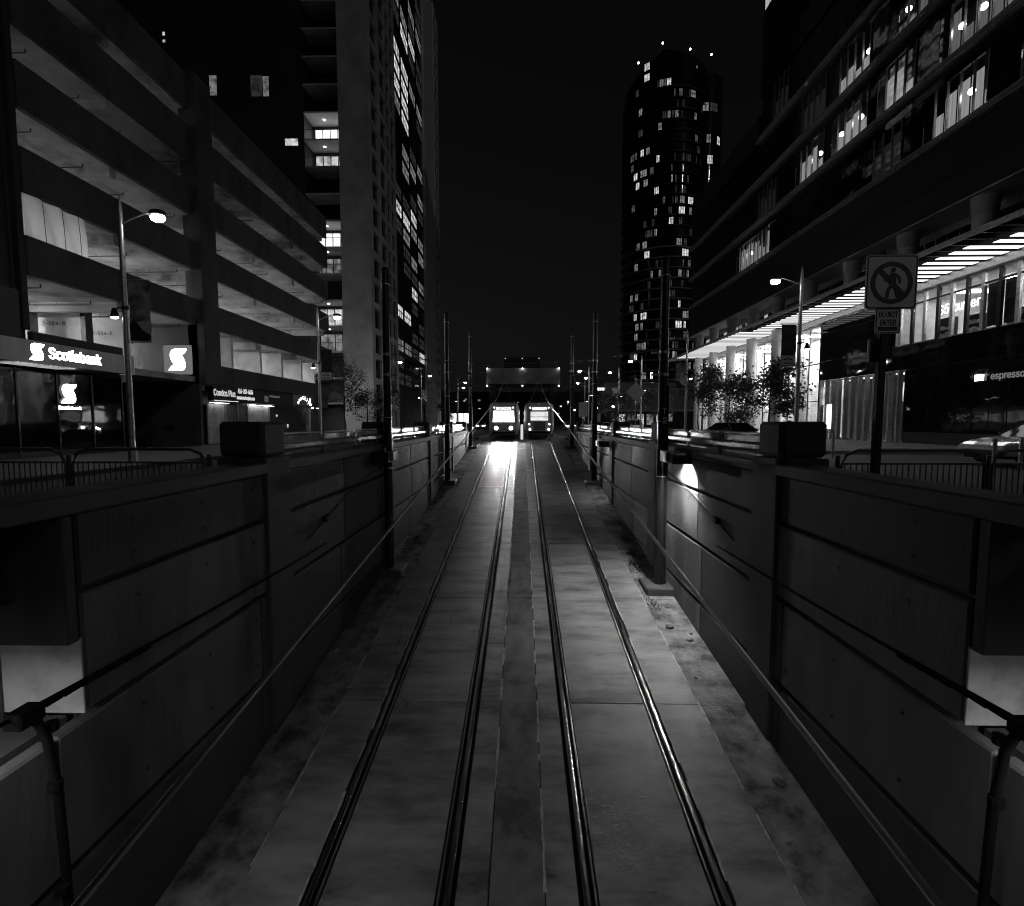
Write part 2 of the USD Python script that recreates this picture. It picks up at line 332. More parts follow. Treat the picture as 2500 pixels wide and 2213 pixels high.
# ---------------------------------------------------------------- retaining walls and coping
def zof(y): return zf(y) - 0.35
for side in (-1, 1):
    nm = "left" if side < 0 else "right"
    W = thing("retaining_wall", f"tall concrete retaining wall of large panels along the {nm} side of the tram ramp", "wall", (side * 3.85, 4, -3.7))
    m_ = MB().box(side * 4.0, side * 4.27, 4.02, 40.2, -4.4, 0.60); m_.box(side * 4.62, side * 4.8, 0.5, 4.02, -4.4, 0.60); m_.box(side * 4.3, side * 4.62, 3.99, 4.3, -1.1, 0.6)
    part(W, "core", m_, core_con)
    tiers = [(0.03, 0.70), (-1.10, -0.03), (-2.36, -1.16), (-4.6, -2.42)]
    for ti, (z0, z1) in enumerate(tiers):
        y = 3.985 if ti == 1 else 3.97
        if ti >= 2: y = 0.6
        while y < 40:
            L = 3.1 if ti % 2 == 0 else 3.1
            y1 = min(y + L, 40.2)
            if z1 > zf((y + y1) / 2) - 0.5 and not (ti == 3 and y > 17):
                part(W, "wall_panel", MB().cbox(side * (3.85 + 0.012 * rng.random() * (ti > 0)), side * 3.999, y + 0.012, y1 - 0.012, z0, z1, 0.022), wall_lamplit if side > 0 and 9.0 < y < 13.2 else wall_half_lit if y < 6 and ti in (1, 2) else wall_con if (int(y * 7) + ti) % 3 else wall_con2)  # paler copies go where lamp and portal light fall
            y = y1
    part(W, "wall_panel", MB().cbox(side * 3.852, side * 4.6, 3.958, 3.98, -1.10, -0.41, 0.004), niche_lit)  # far jamb, painted pale only as high as the portal light reaches
    part(W, "niche_back", MB().box(side * 4.58, side * 4.61, 0.6, 3.95, -1.10, 0.69), wall_con)
    part(W, "added_shade_beam", MB().cbox(side * 3.853, side * 4.57, 3.85, 3.956, -0.43, 0.69, 0.01), wall_con2)  # beam added to keep the jamb dark above its lit part
    part(W, "niche_sill", MB().box(side * 4.0, side * 4.6, 0.6, 3.945, -1.2, -1.11), wall_con)
    th = MB()
    for z in (0.52, 0.2, -0.25, -0.85, -1.4, -2.1):
        for y in np.arange(4.6, 30, 1.03):
            if z > zf(y) + 0.2: th.cyl((side * 3.849, y, z), (side * 3.843, y, z), 0.022, n=8)
    part(W, "tie_hole", th, rubber, kind="stuff")
    for k in range(6):
        y0 = 0.6 + k * 6.6
        part(W, "coping", MB().cbox(side * 3.80, side * 4.31, y0 + 0.008, y0 + 6.592, 0.705, 0.88, 0.02), cop_con)
    N = thing("portal_light", f"shallow box light on the set-back {nm} wall by the portal", "wall light", (side * 4.0, 1.9, -0.47))
    part(N, "housing", MB().cbox(side * 3.42, side * 4.579, 1.6, 2.72, -0.52, -0.462, 0.01), dark_metal)
    part(N, "lens", MB().box(side * 3.48, side * 4.50, 1.65, 2.68, -0.535, -0.521), emit("portal_light_glow", 20.0))
    C = thing("cable", f"thick black sleeved cable clamped along the {nm} wall near the portal", "cable", (side * 3.78, 3.4, -0.8))
    yy = np.linspace(3.0, 9.0, 25); part(C, "wire", MB().tube([(side * 3.79, y, -0.72 - 0.05 * (y - 3) + 0.004 * (y - 3) ** 2) for y in yy], 0.018), silhouette)
    for j in range(8):
        y = 3.42 + j * 0.155; z = -0.74 - 0.045 * (y - 3)
        part(C, "sleeve", MB().cyl((side * 3.79, y, z), (side * 3.79, y + 0.12, z - 0.006), 0.036 - 0.001 * j, 0.030 - 0.001 * j, 10), silhouette, smooth=40)
    P = thing("wall_pipe", f"dark conduit pipe with an elbow running down the {nm} wall under the sleeved cable", "pipe", (side * 3.76, 3.5, -2))
    part(P, "pipe", MB().tube([(side * 3.74, 3.38, -0.76), (side * 3.72, 3.44, -0.84), (side * 3.72, 3.50, -1.0), (side * 3.72, 3.56, -1.5), (side * 3.72, 3.58, -2.2), (side * 3.72, 3.6, -3.6)], 0.034, 10), silhouette, smooth=40)
    for z in (-0.9, -1.4, -2.3): part(P, "clamp", MB().cyl((side * 3.72, 3.54, z), (side * 3.72, 3.54, z - 0.07), 0.05, n=10), silhouette)
    part(P, "bracket", MB().cbox(side * 3.70, side * 3.85, 3.3, 3.5, -0.83, -0.70, 0.015), silhouette)
    C = thing("drooping_cable", f"thin black cable sagging down the panels of the {nm} wall past the wall light", "cable", (side * 3.84, 8, -0.5))
    part(C, "wire", MB().tube([(side * 3.835, 13.2, 0.30), (side * 3.835, 11.5, 0.12), (side * 3.835, 10.4, -0.10), (side * 3.835, 9.2, -0.42), (side * 3.835, 8.4, -0.62)], 0.012, 6), rubber)
    part(C, "junction_box", MB().cbox(side * 3.75, side * 3.845, 9.0, 9.2, -0.46, -0.34, 0.01), rubber)
# wall lights on the ramp walls
def wall_light(side, y, lens, label, z=0.40):
    t = thing("wall_light", label, "wall light", (side * 3.84, y, z))
    x0, x1 = side * 3.40, side * 3.835
    h = MB().box(x0, x1, y, y + 0.95, z + 0.22, z + 0.25); h.box(x0, x0 + side * 0.02, y, y + 0.95, z, z + 0.219); h.box(x1 - side * 0.02, x1, y, y + 0.95, z, z + 0.219)
    h.box(x0 + side * 0.021, x1 - side * 0.021, y, y + 0.02, z, z + 0.219); h.box(x0 + side * 0.021, x1 - side * 0.021, y + 0.93, y + 0.95, z, z + 0.219); h.box(x0 + side * 0.021, x1 - side * 0.021, y + 0.42, y + 0.929, z + 0.03, z + 0.05)
    part(t, "housing", h, dark_metal)
    part(t, "lens", MB().box(side * 3.52, side * 3.74, y + 0.08, y + 0.30, z + 0.17, z + 0.20), lens)
    part(t, "knob", MB().cyl((side * 3.62, y + 0.5, z + 0.25), (side * 3.62, y + 0.5, z + 0.36), 0.03), galv)
    part(t, "bracket", MB().cbox(side * 3.34, side * 3.399, y + 0.3, y + 0.5, z + 0.02, z + 0.24, 0.01), galv)
    return t
wall_light(1, 10.55, emit("wall_light_glow", 1500.0), "lit box-shaped wall light throwing a cone of light down the right ramp wall", 0.55)
wall_light(-1, 12.0, mat("dead_lens", 0.2, 0.3), "unlit box-shaped wall light on the left ramp wall by the first pole", 0.45)
wall_light(1, 20.6, emit("wall_light_far_glow", 160.0), "small far wall light on the right ramp wall beyond the lit one")

# ---------------------------------------------------------------- concrete pillars
def pillar(label, side, y):
    t = thing("concrete_pillar", label, "pillar", (side * 4.2, y, 0), group="pillars along the ramp walls", shift=False)
    part(t, "cap_block", MB().cbox(-0.35, 0.35, -0.33, 0.33, 0.97, 1.50, 0.05), mat("pillar_concrete", 0.05, 0.85, var=0.3, scale=2, bump=0.2))
    part(t, "shaft", MB().cbox(-0.40, 0.36, -0.37, 0.37, -4.0, 0.955, 0.02), mat("pillar_concrete", 0.05))
    return t
PIL = [7.35, 13.7, 20.05, 26.4, 32.75]
p0 = pillar("big dark concrete pillar nearest on the right ramp wall, below the no-walking sign", 1, PIL[0])
ordn = ["nearest", "second", "third", "fourth", "farthest"]
p0L = dup(p0, "concrete_pillar", "big dark concrete pillar nearest on the left ramp wall, before the papered boards", "pillar", (-4.2, PIL[0], 0), 180, "pillars along the ramp walls")
for i, y in list(enumerate(PIL))[1:]:
    for s, nm in ((1, "right"), (-1, "left")):
        dup(p0, "concrete_pillar", f"concrete pillar on the {nm} ramp wall, {ordn[i]} of its row from the camera", "pillar", (s * 4.2, y, 0), 0 if s > 0 else 180, "pillars along the ramp walls")

# ---------------------------------------------------------------- railings on the walls
def railing(label, loc, L=5.55):
    t = thing("railing", label, "railing", loc, group="railings on the ramp walls", shift=False)
    w = L / 3
    for k in range(3):
        a, b = k * w + 0.06, (k + 1) * w - 0.06; c = 0.10
        pts = [(0, a, 0.06), (0, a, 0.41 - c), (0, a + c * 0.3, 0.41 - c * 0.3), (0, a + c, 0.41), (0, b - c, 0.41), (0, b - c * 0.3, 0.41 - c * 0.3), (0, b, 0.41 - c), (0, b, 0.06)]
        part(t, "top_rail", MB().tube(pts, 0.022, 8), galv, smooth=50)
        part(t, "infill_panel", MB().box(-0.004, 0.004, a + 0.05, b - 0.05, 0.27, 0.375), rail_paint)
    part(t, "guide_rail", MB().cbox(-0.13, -0.03, 0, L, 0.15, 0.25, 0.015), rail_paint)
    part(t, "bottom_rail", MB().cbox(-0.02, 0.02, 0, L, 0.04, 0.075, 0.008), rail_paint)
    for k in range(4):
        y = min(max(k * w, 0.03), L - 0.03)
        part(t, "post", MB().cbox(-0.035, 0.035, y - 0.03, y + 0.03, 0.0, 0.36, 0.008), rail_paint)
    return t
r0 = railing("grey tubular railing on the right ramp wall, behind the nearest pillar", (4.06, PIL[0] + 0.4, 0.88))
for i in range(4):
    for s, nm in ((1, "right"), (-1, "left")):
        if i == 0 and s > 0: continue
        y = PIL[i] + 0.4
        dup(r0, "railing", f"grey tubular railing on the {nm} ramp wall, " + ("behind the nearest pillar" if i == 0 else f"between the {ordn[i]} and {ordn[i+1]} pillars"), "railing",
            (s * 4.06, y + (5.55 if s < 0 else 0), 0.88), 0 if s > 0 else 180, "railings on the ramp walls")
def bar_fence(side, x0, n, w, label):
    t = thing("bar_fence", label, "fence", (side * x0, 7.1, 0))
    bars = MB()
    for k in range(n):
        a, b = x0 + k * w + 0.05, x0 + (k + 1) * w - 0.05; c = 0.25; zt = 1.08
        pts = [(a, 0.05), (a, zt - c), (a + c * 0.3, zt - c * 0.3), (a + c, zt), (b - c, zt), (b - c * 0.3, zt - c * 0.3), (b, zt - c), (b, 0.05)]
        part(t, "top_rail", MB().tube([(side * x, 7.1, z) for x, z in pts], 0.024, 8), rail_paint, smooth=50)
        for z in (0.16, 0.86): bars.box(side * (a + 0.01), side * (b - 0.01), 7.085, 7.115, z, z + 0.03)
        for j in range(int((b - a) / 0.085)): bars.cyl((side * (a + 0.06 + j * 0.085), 7.1, 0.16), (side * (a + 0.06 + j * 0.085), 7.1, 0.88), 0.008, n=5)
        part(t, "post", MB().cyl((side * (a - 0.05), 7.1, -0.03), (side * (a - 0.05), 7.1, 1.0), 0.03), rail_paint)
    part(t, "bars", bars, rail_paint, kind="stuff")
bar_fence(1, 4.75, 4, 2.2, "dark fence of close vertical bars running off to the right from the nearest pillar")
bar_fence(-1, 4.75, 5, 2.2, "dark fence of close vertical bars running off to the left from the nearest pillar")

# ---------------------------------------------------------------- overhead line poles and wires
def catenary_pole(label, loc, rot):
    t = thing("overhead_line_pole", label, "pole", loc, rot, "overhead line poles along the ramp", shift=False)
    part(t, "footing", MB().cbox(-0.42, 0.32, -0.42, 0.42, -0.3, 0.13, 0.03), cop_con)
    part(t, "shaft", MB().cyl((0, 0, 0.1), (0, 0, 8.3), 0.125, 0.105, 20), black_paint, smooth=40)
    part(t, "cap", MB().cyl((0, 0, 8.3), (0, 0, 8.36), 0.112, 0.09, 20), black_paint)
    for z in (2.9, 4.3, 5.45, 6.0, 7.9): part(t, "band", MB().cyl((0, 0, z), (0, 0, z + (0.07 if z in (5.45, 6.0) else 0.03)), 0.128, n=20), galv, smooth=40)
    for z in (5.48, 6.03): part(t, "eye_bracket", MB().cbox(-0.30, -0.12, -0.02, 0.02, z - 0.02, z + 0.03, 0.006), galv)
    part(t, "conduit", MB().cyl((0.13, -0.06, 0.1), (0.115, -0.06, 5.2), 0.022, n=8), dark_metal, smooth=40)
    return t
PYS = {1: [12.05, 23.4, 34.0], -1: [13.0, 23.4, 34.0]}; PXS = {1: 3.60, -1: -3.68}
c0 = None
for i in range(3):
    for s, nm in ((1, "right"), (-1, "left")):
        y = PYS[s][i]
        lab = f"tall black overhead line pole by the {nm} ramp wall, {['nearest', 'second', 'third'][i]} of its row"
        if c0 is None: c0 = catenary_pole(lab, (PXS[s], y, zf(y)), 0)
        else: dup(c0, "overhead_line_pole", lab, "pole", (PXS[s], y, zf(y)), 0 if s > 0 else 180, "overhead line poles along the ramp")
t = thing("pole_number", "small white painted T over 2 on the nearest right-hand pole", "number", (3.5, 11.91, zf(12.05) + 4.3))
part(t, "letter", MB().text("T", 0.13, facing_back(3.555, 11.91, zf(12.05) + 4.50), 0.006), white_paint); part(t, "digit", MB().text("2", 0.15, facing_back(3.55, 11.91, zf(12.05) + 4.26), 0.006), white_paint)
for i in range(3):
    y = (PYS[1][i] + PYS[-1][i]) / 2; wy = lambda x: y + (PYS[1][i] - PYS[-1][i]) * x / 7.2
    for j, h in enumerate((5.48, 6.03)):
        z0 = zf(y) + h; sag = 0.38 if j == 0 else 0.25
        t = thing("span_wire", f"{'lower' if j == 0 else 'upper'} span wire across the tram ramp between the {['nearest', 'second', 'third'][i]} pair of poles", "wire", (0, y, z0))
        part(t, "wire", MB().tube([(x, wy(x), z0 - sag * (1 - (x / 3.3) ** 2)) for x in np.linspace(-3.25, 3.25, 21)], 0.009, 5), galv)
        for s in (-1, 1):
            for d in (0.25, 0.62): part(t, "insulator", MB().cyl((s * (3.2 - d), wy(s * (3.2 - d)), z0 - sag * (1 - ((3.2 - d) / 3.3) ** 2)), (s * (3.02 - d), wy(s * (3.02 - d)), z0 - sag * (1 - ((3.02 - d) / 3.3) ** 2)), 0.026, n=8), light_metal)
for s, nm in ((-1, "left"), (1, "right")):
    ys_ = [0.1] + list(np.linspace(2, 33, 16)) + list(np.linspace(36, 46, 6)) + [80, 140, 220]
    single("contact_wire", MB().tube([(s * 1.5, y, zf(y) + 3.78 + 1.3 * min(max((y - 24) / 18, 0), 1) ** 2) for y in ys_], 0.018, 6), mat("copper_wire", 0.75, 0.3, 1.0), f"thin overhead contact wire above the {nm} tram track", "wire")
# ---------------------------------------------------------------- parking garage on the left
S_PTS = [(690, 1280), (890, 1278), (900, 1295), (870, 1345), (830, 1378), (805, 1382), (835, 1430), (860, 1490), (868, 1540), (862, 1600), (835, 1640), (790, 1655), (580, 1655),
         (570, 1640), (600, 1600), (635, 1562), (670, 1556), (640, 1510), (612, 1450), (603, 1400), (610, 1345), (640, 1300)]
S_POLY = Polygon([((x - 735) / 380, (1467 - y) / 380) for x, y in S_PTS]).buffer(0.02).buffer(-0.02)
def s_mark(h, M, depth=0.04): return MB().extrude(affinity.scale(S_POLY, h, h, origin=(0, 0)), depth, M)
win_b = emit("lit_window_bright", 1.25, 0.8, 1.3); win_m = emit("lit_window_medium", 0.34, 0.85, 1.3); win_d = emit("lit_window_dim", 0.05, 0.8, 0.9); win_w = emit("lit_window_full", 2.2, 0.3, 0.7)
XG = -18.7
garage = thing("parking_garage", "open concrete parking garage with long horizontal parapets and lit ceilings, left of the ramp", "garage", (-29, 32, 0))
BOT = [3.8, 7.1, 10.15, 13.2, 16.2, 19.0]; TOP = [4.95, 8.55, 11.8, 14.9, 18.1, 20.9]
for li, (zb, zt) in enumerate(zip(BOT, TOP)):
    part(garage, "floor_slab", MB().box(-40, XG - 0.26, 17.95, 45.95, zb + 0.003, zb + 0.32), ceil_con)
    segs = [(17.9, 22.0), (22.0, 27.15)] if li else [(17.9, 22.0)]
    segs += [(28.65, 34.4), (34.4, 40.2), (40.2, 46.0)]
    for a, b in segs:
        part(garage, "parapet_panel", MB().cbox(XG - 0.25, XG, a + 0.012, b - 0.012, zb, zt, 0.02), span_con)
    for y in (22.3, 27.9, 33.8, 39.6, 45.4):
        part(garage, "cross_beam", MB().box(-39.9, XG - 0.3, y - 0.17, y + 0.17, zb - 0.42, zb), ceil_con)
    if li < 5:
        for k, y in enumerate(np.arange(19.2, 45, 2.6)):
            x1 = XG - 0.9 - 0.35 * (k % 3); z = zb - 0.16
            part(garage, "sprinkler_pipe", MB().tube([(x1 - 5, y, z), (x1 - 0.03, y, z), (x1, y, z + 0.03), (x1, y, z + 0.15)], 0.022, 6).cyl((x1 - 1.6, y, z), (x1 - 1.6, y, zb), 0.008, n=5), dark_metal)
part(garage, "roof_fence", MB().box(XG - 0.2, XG - 0.1, 18, 45.9, 20.91, 20.98), dark_metal)
part(garage, "pilaster", MB().cbox(XG - 0.6, XG + 0.42, 27.2, 28.6, 3.67, 21.0, 0.04), span_con)
part(garage, "end_wall", MB().box(-40, -18.96, 17.55, 17.88, 3.8, 20.9), span_con)
part(garage, "back_wall", MB().box(-40.3, -40.0, 17.6, 46, 0, 20.9), span_con)
part(garage, "column", MB().cbox(XG - 0.55, XG - 0.02, 17.62, 17.86, 5.0, 20.9, 0.02), wall_con2)
for y in (22.3, 33.8, 39.6, 45.4):
    for x in (-23.5, -31): part(garage, "column", MB().cbox(x - 0.25, x + 0.25, y - 0.25, y + 0.25, 4.1, 18.9, 0.02), ceil_con)
part(garage, "side_wall", MB().box(-26, XG - 0.03, 27.2, 27.42, 0, 7.08), span_con)
part(garage, "block_wall", MB().box(-27.5, -21.5, 23.0, 23.2, 4.4, 7.08), white_wall)
part(garage, "block_wall", MB().box(-23.5, -20.9, 25.3, 25.5, 4.4, 7.08), white_wall)
part(garage, "dark_post", MB().box(-21.52, -21.28, 22.9, 23.3, 4.4, 6.9), dark_metal)
part(garage, "bay_number", MB().text("2-014-G", 0.19, facing_back(-23.55, 22.99, 6.22), 0.006, True), black_print, "black stencilled 2-014-G")
part(garage, "bay_number", MB().text("2-014-F", 0.19, facing_back(-23.2, 25.29, 6.16), 0.006, True), black_print, "black stencilled 2-014-F")
for y, xa, xb in ((31.4, -22.3, -19.4), (34.9, -22.6, -19.4), (38.2, -22.3, -19.5), (41.6, -22.3, -19.5)):
    part(garage, "block_wall", MB().box(xa, xb, y, y + 0.25, 4.4, 7.08), white_wall)
hp = Polygon([(-22, 4.4), (-19.8, 4.4), (-19.8, 5.9), (-19.2, 6.4), (-19.2, 7.08), (-22, 7.08)])
part(garage, "haunch_wall", MB().extrude(hp, 0.3, facing_back(0, 45.2, 0)), white_wall)
lamp_on = {1: emit("garage_tube_bright", 420.0), 2: emit("garage_tube_mid", 300.0), 3: emit("garage_tube_low", 260.0), 4: emit("garage_tube_dim", 110.0), 5: emit("garage_tube_faint", 60.0)}
rl_ = np.random.default_rng(9)
for li in range(1, 6):
    zc = BOT[li]
    for x in (-25.6, -31.5):
        for y in (20.0, 25.0, 30.4, 36.6, 42.6):
            if li >= 3 and rl_.random() < 0.38: continue
            part(garage, "ceiling_lamp", MB().box(x - 0.09, x + 0.09, y - 0.62, y + 0.62, zc - 0.30, zc - 0.22), lamp_on[li])
# tarpaulin in one opening
t = thing("tarpaulin", "pale creased tarpaulin hung across a garage opening at the far left", "tarpaulin", (XG - 0.1, 19, 8.5))
yy, zz = np.meshgrid(np.linspace(17.92, 20.55, 60), np.linspace(8.5, 10.22, 30), indexing="ij")
fold = 0.05 * np.sin(yy * 7 + zz * 2.2 + 2 * fbm(np.stack([yy, zz, zz * 0], -1))) + 0.10 * (fbm(np.stack([yy * 2.4 - zz, zz * 0.8, zz * 0 + 3], -1)) - 0.5)
v = np.stack([XG - 0.12 + fold, yy, zz], -1).reshape(-1, 3); i = np.arange(59)[:, None] * 30 + np.arange(29)[None]; i = i.ravel()
LOOK["tarpaulin"] = usdkit.material(stage, "/World/Looks/tarpaulin", {"p": ("principled_bsdf", {"base_color": g3(0.55), "roughness": 0.5}), "t": ("translucent_bsdf", {"color": g3(0.8)}), "x": ("mix_closure", {"fac": 0.6})}, [("p.BSDF", "x.closure1"), ("t.BSDF", "x.closure2")], surface="x.closure")
part(t, "sheet", MB().add(v, np.vstack([np.c_[i, i + 30, i + 31], np.c_[i, i + 31, i + 1]])), LOOK["tarpaulin"], smooth=True)
for y in (18.7, 19.5, 20.2): part(t, "rope", MB().tube([(XG - 0.03, y, 8.5), (XG + 0.0, y - 0.06, 9.4), (XG - 0.02, y - 0.1, 10.2)], 0.012, 5), rubber)
# ---------------------------------------------------------------- bank front under the garage
bank = thing("bank_storefront", "dark bank front with a pale lit fascia under the garage, far left", "storefront", (-18, 16, 0))
part(bank, "fascia", MB().box(-18.9, -17.22, 8.0, 20.8, 3.60, 4.34), dark_metal)
part(bank, "fascia_panel", MB().cbox(-17.22, -17.2, 8.02, 20.78, 3.58, 4.36, 0.004), emit("fascia_glow", 0.085, 0.45, 1.6, (1, 1, 0.25)))
part(bank, "fascia_end", MB().box(-17.9, -17.23, 20.8, 20.83, 3.58, 4.36), emit("fascia_end_glow", 0.2))
part(bank, "soffit_light", MB().box(-18.3, -17.5, 16.2, 18.3, 3.55, 3.59), emit("soffit_glow", 0.8, 0.8, 3, (1, 6, 1)))
for k in range(9):
    part(bank, "window_pane", MB().box(-18.96, -18.9, 8.1 + k * 1.55, 8.1 + k * 1.55 + 1.45, 0.35, 3.5), glass_off)
    part(bank, "mullion", MB().box(-18.98, -18.86, 8.1 + k * 1.55 + 1.46, 8.1 + k * 1.55 + 1.54, 0.1, 3.55), dark_metal)
part(bank, "base_wall", MB().box(-19.0, -18.88, 8.0, 22.1, 0.1, 0.34), dark_metal)
part(bank, "annex_wall", MB().box(-30, -18.72, 8.0, 17.5, 4.5, 6.4), span_con)
part(bank, "annex_upper_wall", MB().box(-30, -19.0, 8.0, 17.5, 6.45, 30), tower_dark)
t = thing("bank_sign", "glowing white bank name in raised letters beside an S mark, on the pale fascia", "sign", (-17.2, 16.5, 3.6))
tm = text_mesh("Scotiabank", 0.40, 0.05, True); L_ = tm.bounds[1][0]
M_ = on_left_face(-17.19, 16.95, 3.80); M_[:3, 0] *= 2.15 / L_
tm.apply_transform(M_); part(t, "letters", MB().mesh(tm), em_white)
part(t, "emblem", s_mark(0.62, on_left_face(-17.19, 16.55, 3.97)), em_white)
t = thing("window_sign", "glowing white S mark over a small name strip inside the dark bank window", "sign", (-18.85, 19.4, 2))
part(t, "emblem", s_mark(0.82, on_left_face(-18.86, 19.35, 2.66)), em_white)
tm = text_mesh("Scotiabank", 0.15, 0.03, True); M_ = on_left_face(-18.86, 18.86, 2.0); M_[:3, 0] *= 1.02 / tm.bounds[1][0]; tm.apply_transform(M_)
part(t, "letters", MB().mesh(tm), em_white)
t = thing("square_sign", "square grey lightbox with a glowing white S mark on the garage side wall", "sign", (-19.75, 27, 4.2))
part(t, "box", MB().cbox(-20.6, -18.9, 26.98, 27.19, 4.2, 5.9, 0.05), dark_metal)
part(t, "face", MB().extrude(sbox(-20.58, 4.22, -18.92, 5.88).buffer(-0.08).buffer(0.08), 0.02, facing_back(0, 26.975, 0)), emit("lightbox_face", 0.20))
part(t, "emblem", s_mark(1.28, facing_back(-19.75, 26.95, 5.05), 0.03), em_white)
# ---------------------------------------------------------------- shop row under the right half of the garage
shops = thing("shop_row", "row of small shop fronts with papered boards under the far half of the garage", "storefront", (-19.2, 37, 0))
part(shops, "wall", MB().box(-26, -19.6, 28.7, 46, 0, 3.78), tower_dark)
part(shops, "signboard", MB().cbox(-19.3, -18.95, 28.7, 45.9, 2.78, 3.77, 0.02), tower_dark)
for a, b, m in ((28.75, 30.4, board_wall), (30.55, 31.7, mat("board_grey", 0.2, 0.8, var=0.2, scale=2)), (31.75, 32.85, mat("board_grey", 0.2)), (33.0, 35.7, board_wall)):
    part(shops, "window_board", MB().cbox(-19.45, -19.35, a, b, 0.1, 2.62, 0.02), m)
    part(shops, "window_frame", MB().box(-19.36, -19.28, b + 0.01, b + 0.09, 0.1, 2.75), galv)
part(shops, "strip_light", MB().box(-19.25, -19.15, 28.8, 30.6, 2.66, 2.70), emit("strip_light_glow", 5.0)); part(shops, "strip_light", MB().box(-19.25, -19.15, 33.0, 36.2, 2.66, 2.70), emit("strip_light_bright", 9.0))
part(shops, "strip_light", MB().box(-18.94, -18.90, 28.8, 31.2, 2.80, 2.84), emit("sign_strip_glow", 1.2))
part(shops, "door_jamb", MB().box(-19.3, -19.05, 41.9, 42.25, 0.1, 2.7), white_wall)
part(shops, "downlight", MB().cyl((-19.0, 42.6, 2.70), (-19.0, 42.6, 2.75), 0.08), emit("downlight_glow", 25.0)); part(shops, "downlight", MB().cyl((-19.0, 43.6, 2.70), (-19.0, 43.6, 2.75), 0.08), emit("downlight_glow", 25.0))
part(shops, "door_light", MB().box(-19.55, -19.5, 37.2, 37.35, 1.9, 2.05), win_b); part(shops, "door_light", MB().box(-19.55, -19.5, 38.9, 39.05, 1.0, 1.3), win_b)
def fit_text(txt, h, y, z, length, x=-18.94, depth=0.02, bold=True):
    tm = text_mesh(txt, h, depth, bold); M_ = on_left_face(x, y, z); M_[:3, 0] *= length / tm.bounds[1][0]; tm.apply_transform(M_); return MB().mesh(tm)
t = thing("realtor_sign", "white lettering Condos Plus with phone number and web address over papered boards", "sign", (-18.94, 31, 3))
part(t, "letters", fit_text("Condos Plus", 0.40, 28.75, 3.12, 2.2, bold=False), emit("sign_soft_light", 0.9)); part(t, "letters", fit_text("416-203-6636", 0.30, 31.25, 3.40, 1.75), emit("sign_soft_light", 0.9))
part(t, "letters", fit_text("remaxcondosplus.com", 0.24, 31.1, 3.0, 2.1), emit("sign_soft_light", 0.9))
t = thing("small_shop_sign", "small dim shop sign with a pale square, right of the phone number", "sign", (-18.94, 35, 3))
part(t, "face", MB().box(-18.95, -18.93, 34.5, 35.0, 2.95, 3.4), emit("dim_sign_face", 0.09)); part(t, "letters", fit_text("The Mortgage Centre", 0.14, 35.15, 3.35, 1.5, x=-18.93), emit("dim_sign_text", 0.12))
t = thing("cafe_sign", "glowing cafe sign with arched white lettering at the far end of the shops", "sign", (-18.94, 40.5, 3))
part(t, "box", MB().cbox(-18.94, -18.90, 38.8, 42.4, 2.85, 3.74, 0.01), emit("cafe_face", 0.03))
ltr = MB()
for k, c in enumerate("oneCITY"):
    a = math.radians(150 - k * 20); cy, cz = 40.55 + 0.95 * -math.cos(a) * -1, 2.70 + 0.70 * math.sin(a)
    r = a - math.pi / 2; ex = np.array([0, math.cos(r), math.sin(r)]); ey = np.array([0, -math.sin(r), math.cos(r)])
    ltr.text(c, 0.30, frame(np.array([-18.895, cy, cz]) - ex * 0.14, ex, ey), 0.02, True)
part(t, "letters", ltr, em_white)
part(t, "tower_mark", MB().box(-18.895, -18.88, 41.75, 41.95, 2.9, 3.55).box(-18.895, -18.88, 41.7, 42.1, 2.9, 3.1), em_white)

# ---------------------------------------------------------------- apartment tower behind the garage
def window_grid(o, ex, w, h, nx, nz, gap=0.07, rz=None):
    """Small panes laid out on a facade: o is the lower left corner, ex the direction along the wall."""
    q = MB(); o, ex = np.asarray(o, float), np.asarray(ex, float); ez = np.array([0, 0, 1.0])
    for i in range(nx):
        for j in range(nz):
            a, b, c, d = i * w / nx + gap / 2, (i + 1) * w / nx - gap / 2, j * h / nz + gap / 2, (j + 1) * h / nz - gap / 2
            q.quad(o + ex * a + ez * c, o + ex * b + ez * c, o + ex * b + ez * d, o + ex * a + ez * d)
    return q
apt = thing("apartment_tower", "tall concrete apartment tower with a gridded side wall and lit balconies, behind the garage", "building", (-30, 65, 0))
XA, YA, P = -18.7, 59.4, 3.2
part(apt, "wall", MB().box(-60, -26.6, YA, 71.9, 0, 76), tower_dark)
part(apt, "wall", MB().box(-22.4, XA - 0.35, YA, 71.9, 0, 76), tower_con, "blank pale concrete end wall")
part(apt, "wall", MB().box(-26.6, -22.4, YA + 2.6, 71.9, 0, 76), tower_dark)
cols = [(60.6, 63.2), (64.3, 66.8), (67.3, 68.9), (69.4, 71.2)]
piers = [(YA, 60.6), (63.2, 64.3), (66.8, 67.3), (68.9, 69.4), (71.2, 71.9)]
for a, b in piers: part(apt, "pier", MB().box(XA - 0.349, XA, a, b, 0, 76), tower_con)
for k in range(23):
    z = 10.3 + (k - 3) * P
    for ci, (a, b) in enumerate(cols):
        part(apt, "spandrel", MB().box(XA - 0.349, XA - 0.004, a, b, z - 0.75, z), tower_con)
        part(apt, "window", MB().box(XA - 0.33, XA - 0.28, a + 0.02, b - 0.02, z + 0.02, z + P - 0.77), glass_far)
BAL = {0: win_m, 1: win_b, 3: win_m, 4: win_w, 7: win_b, 8: win_w, 13: win_w, 14: win_w}
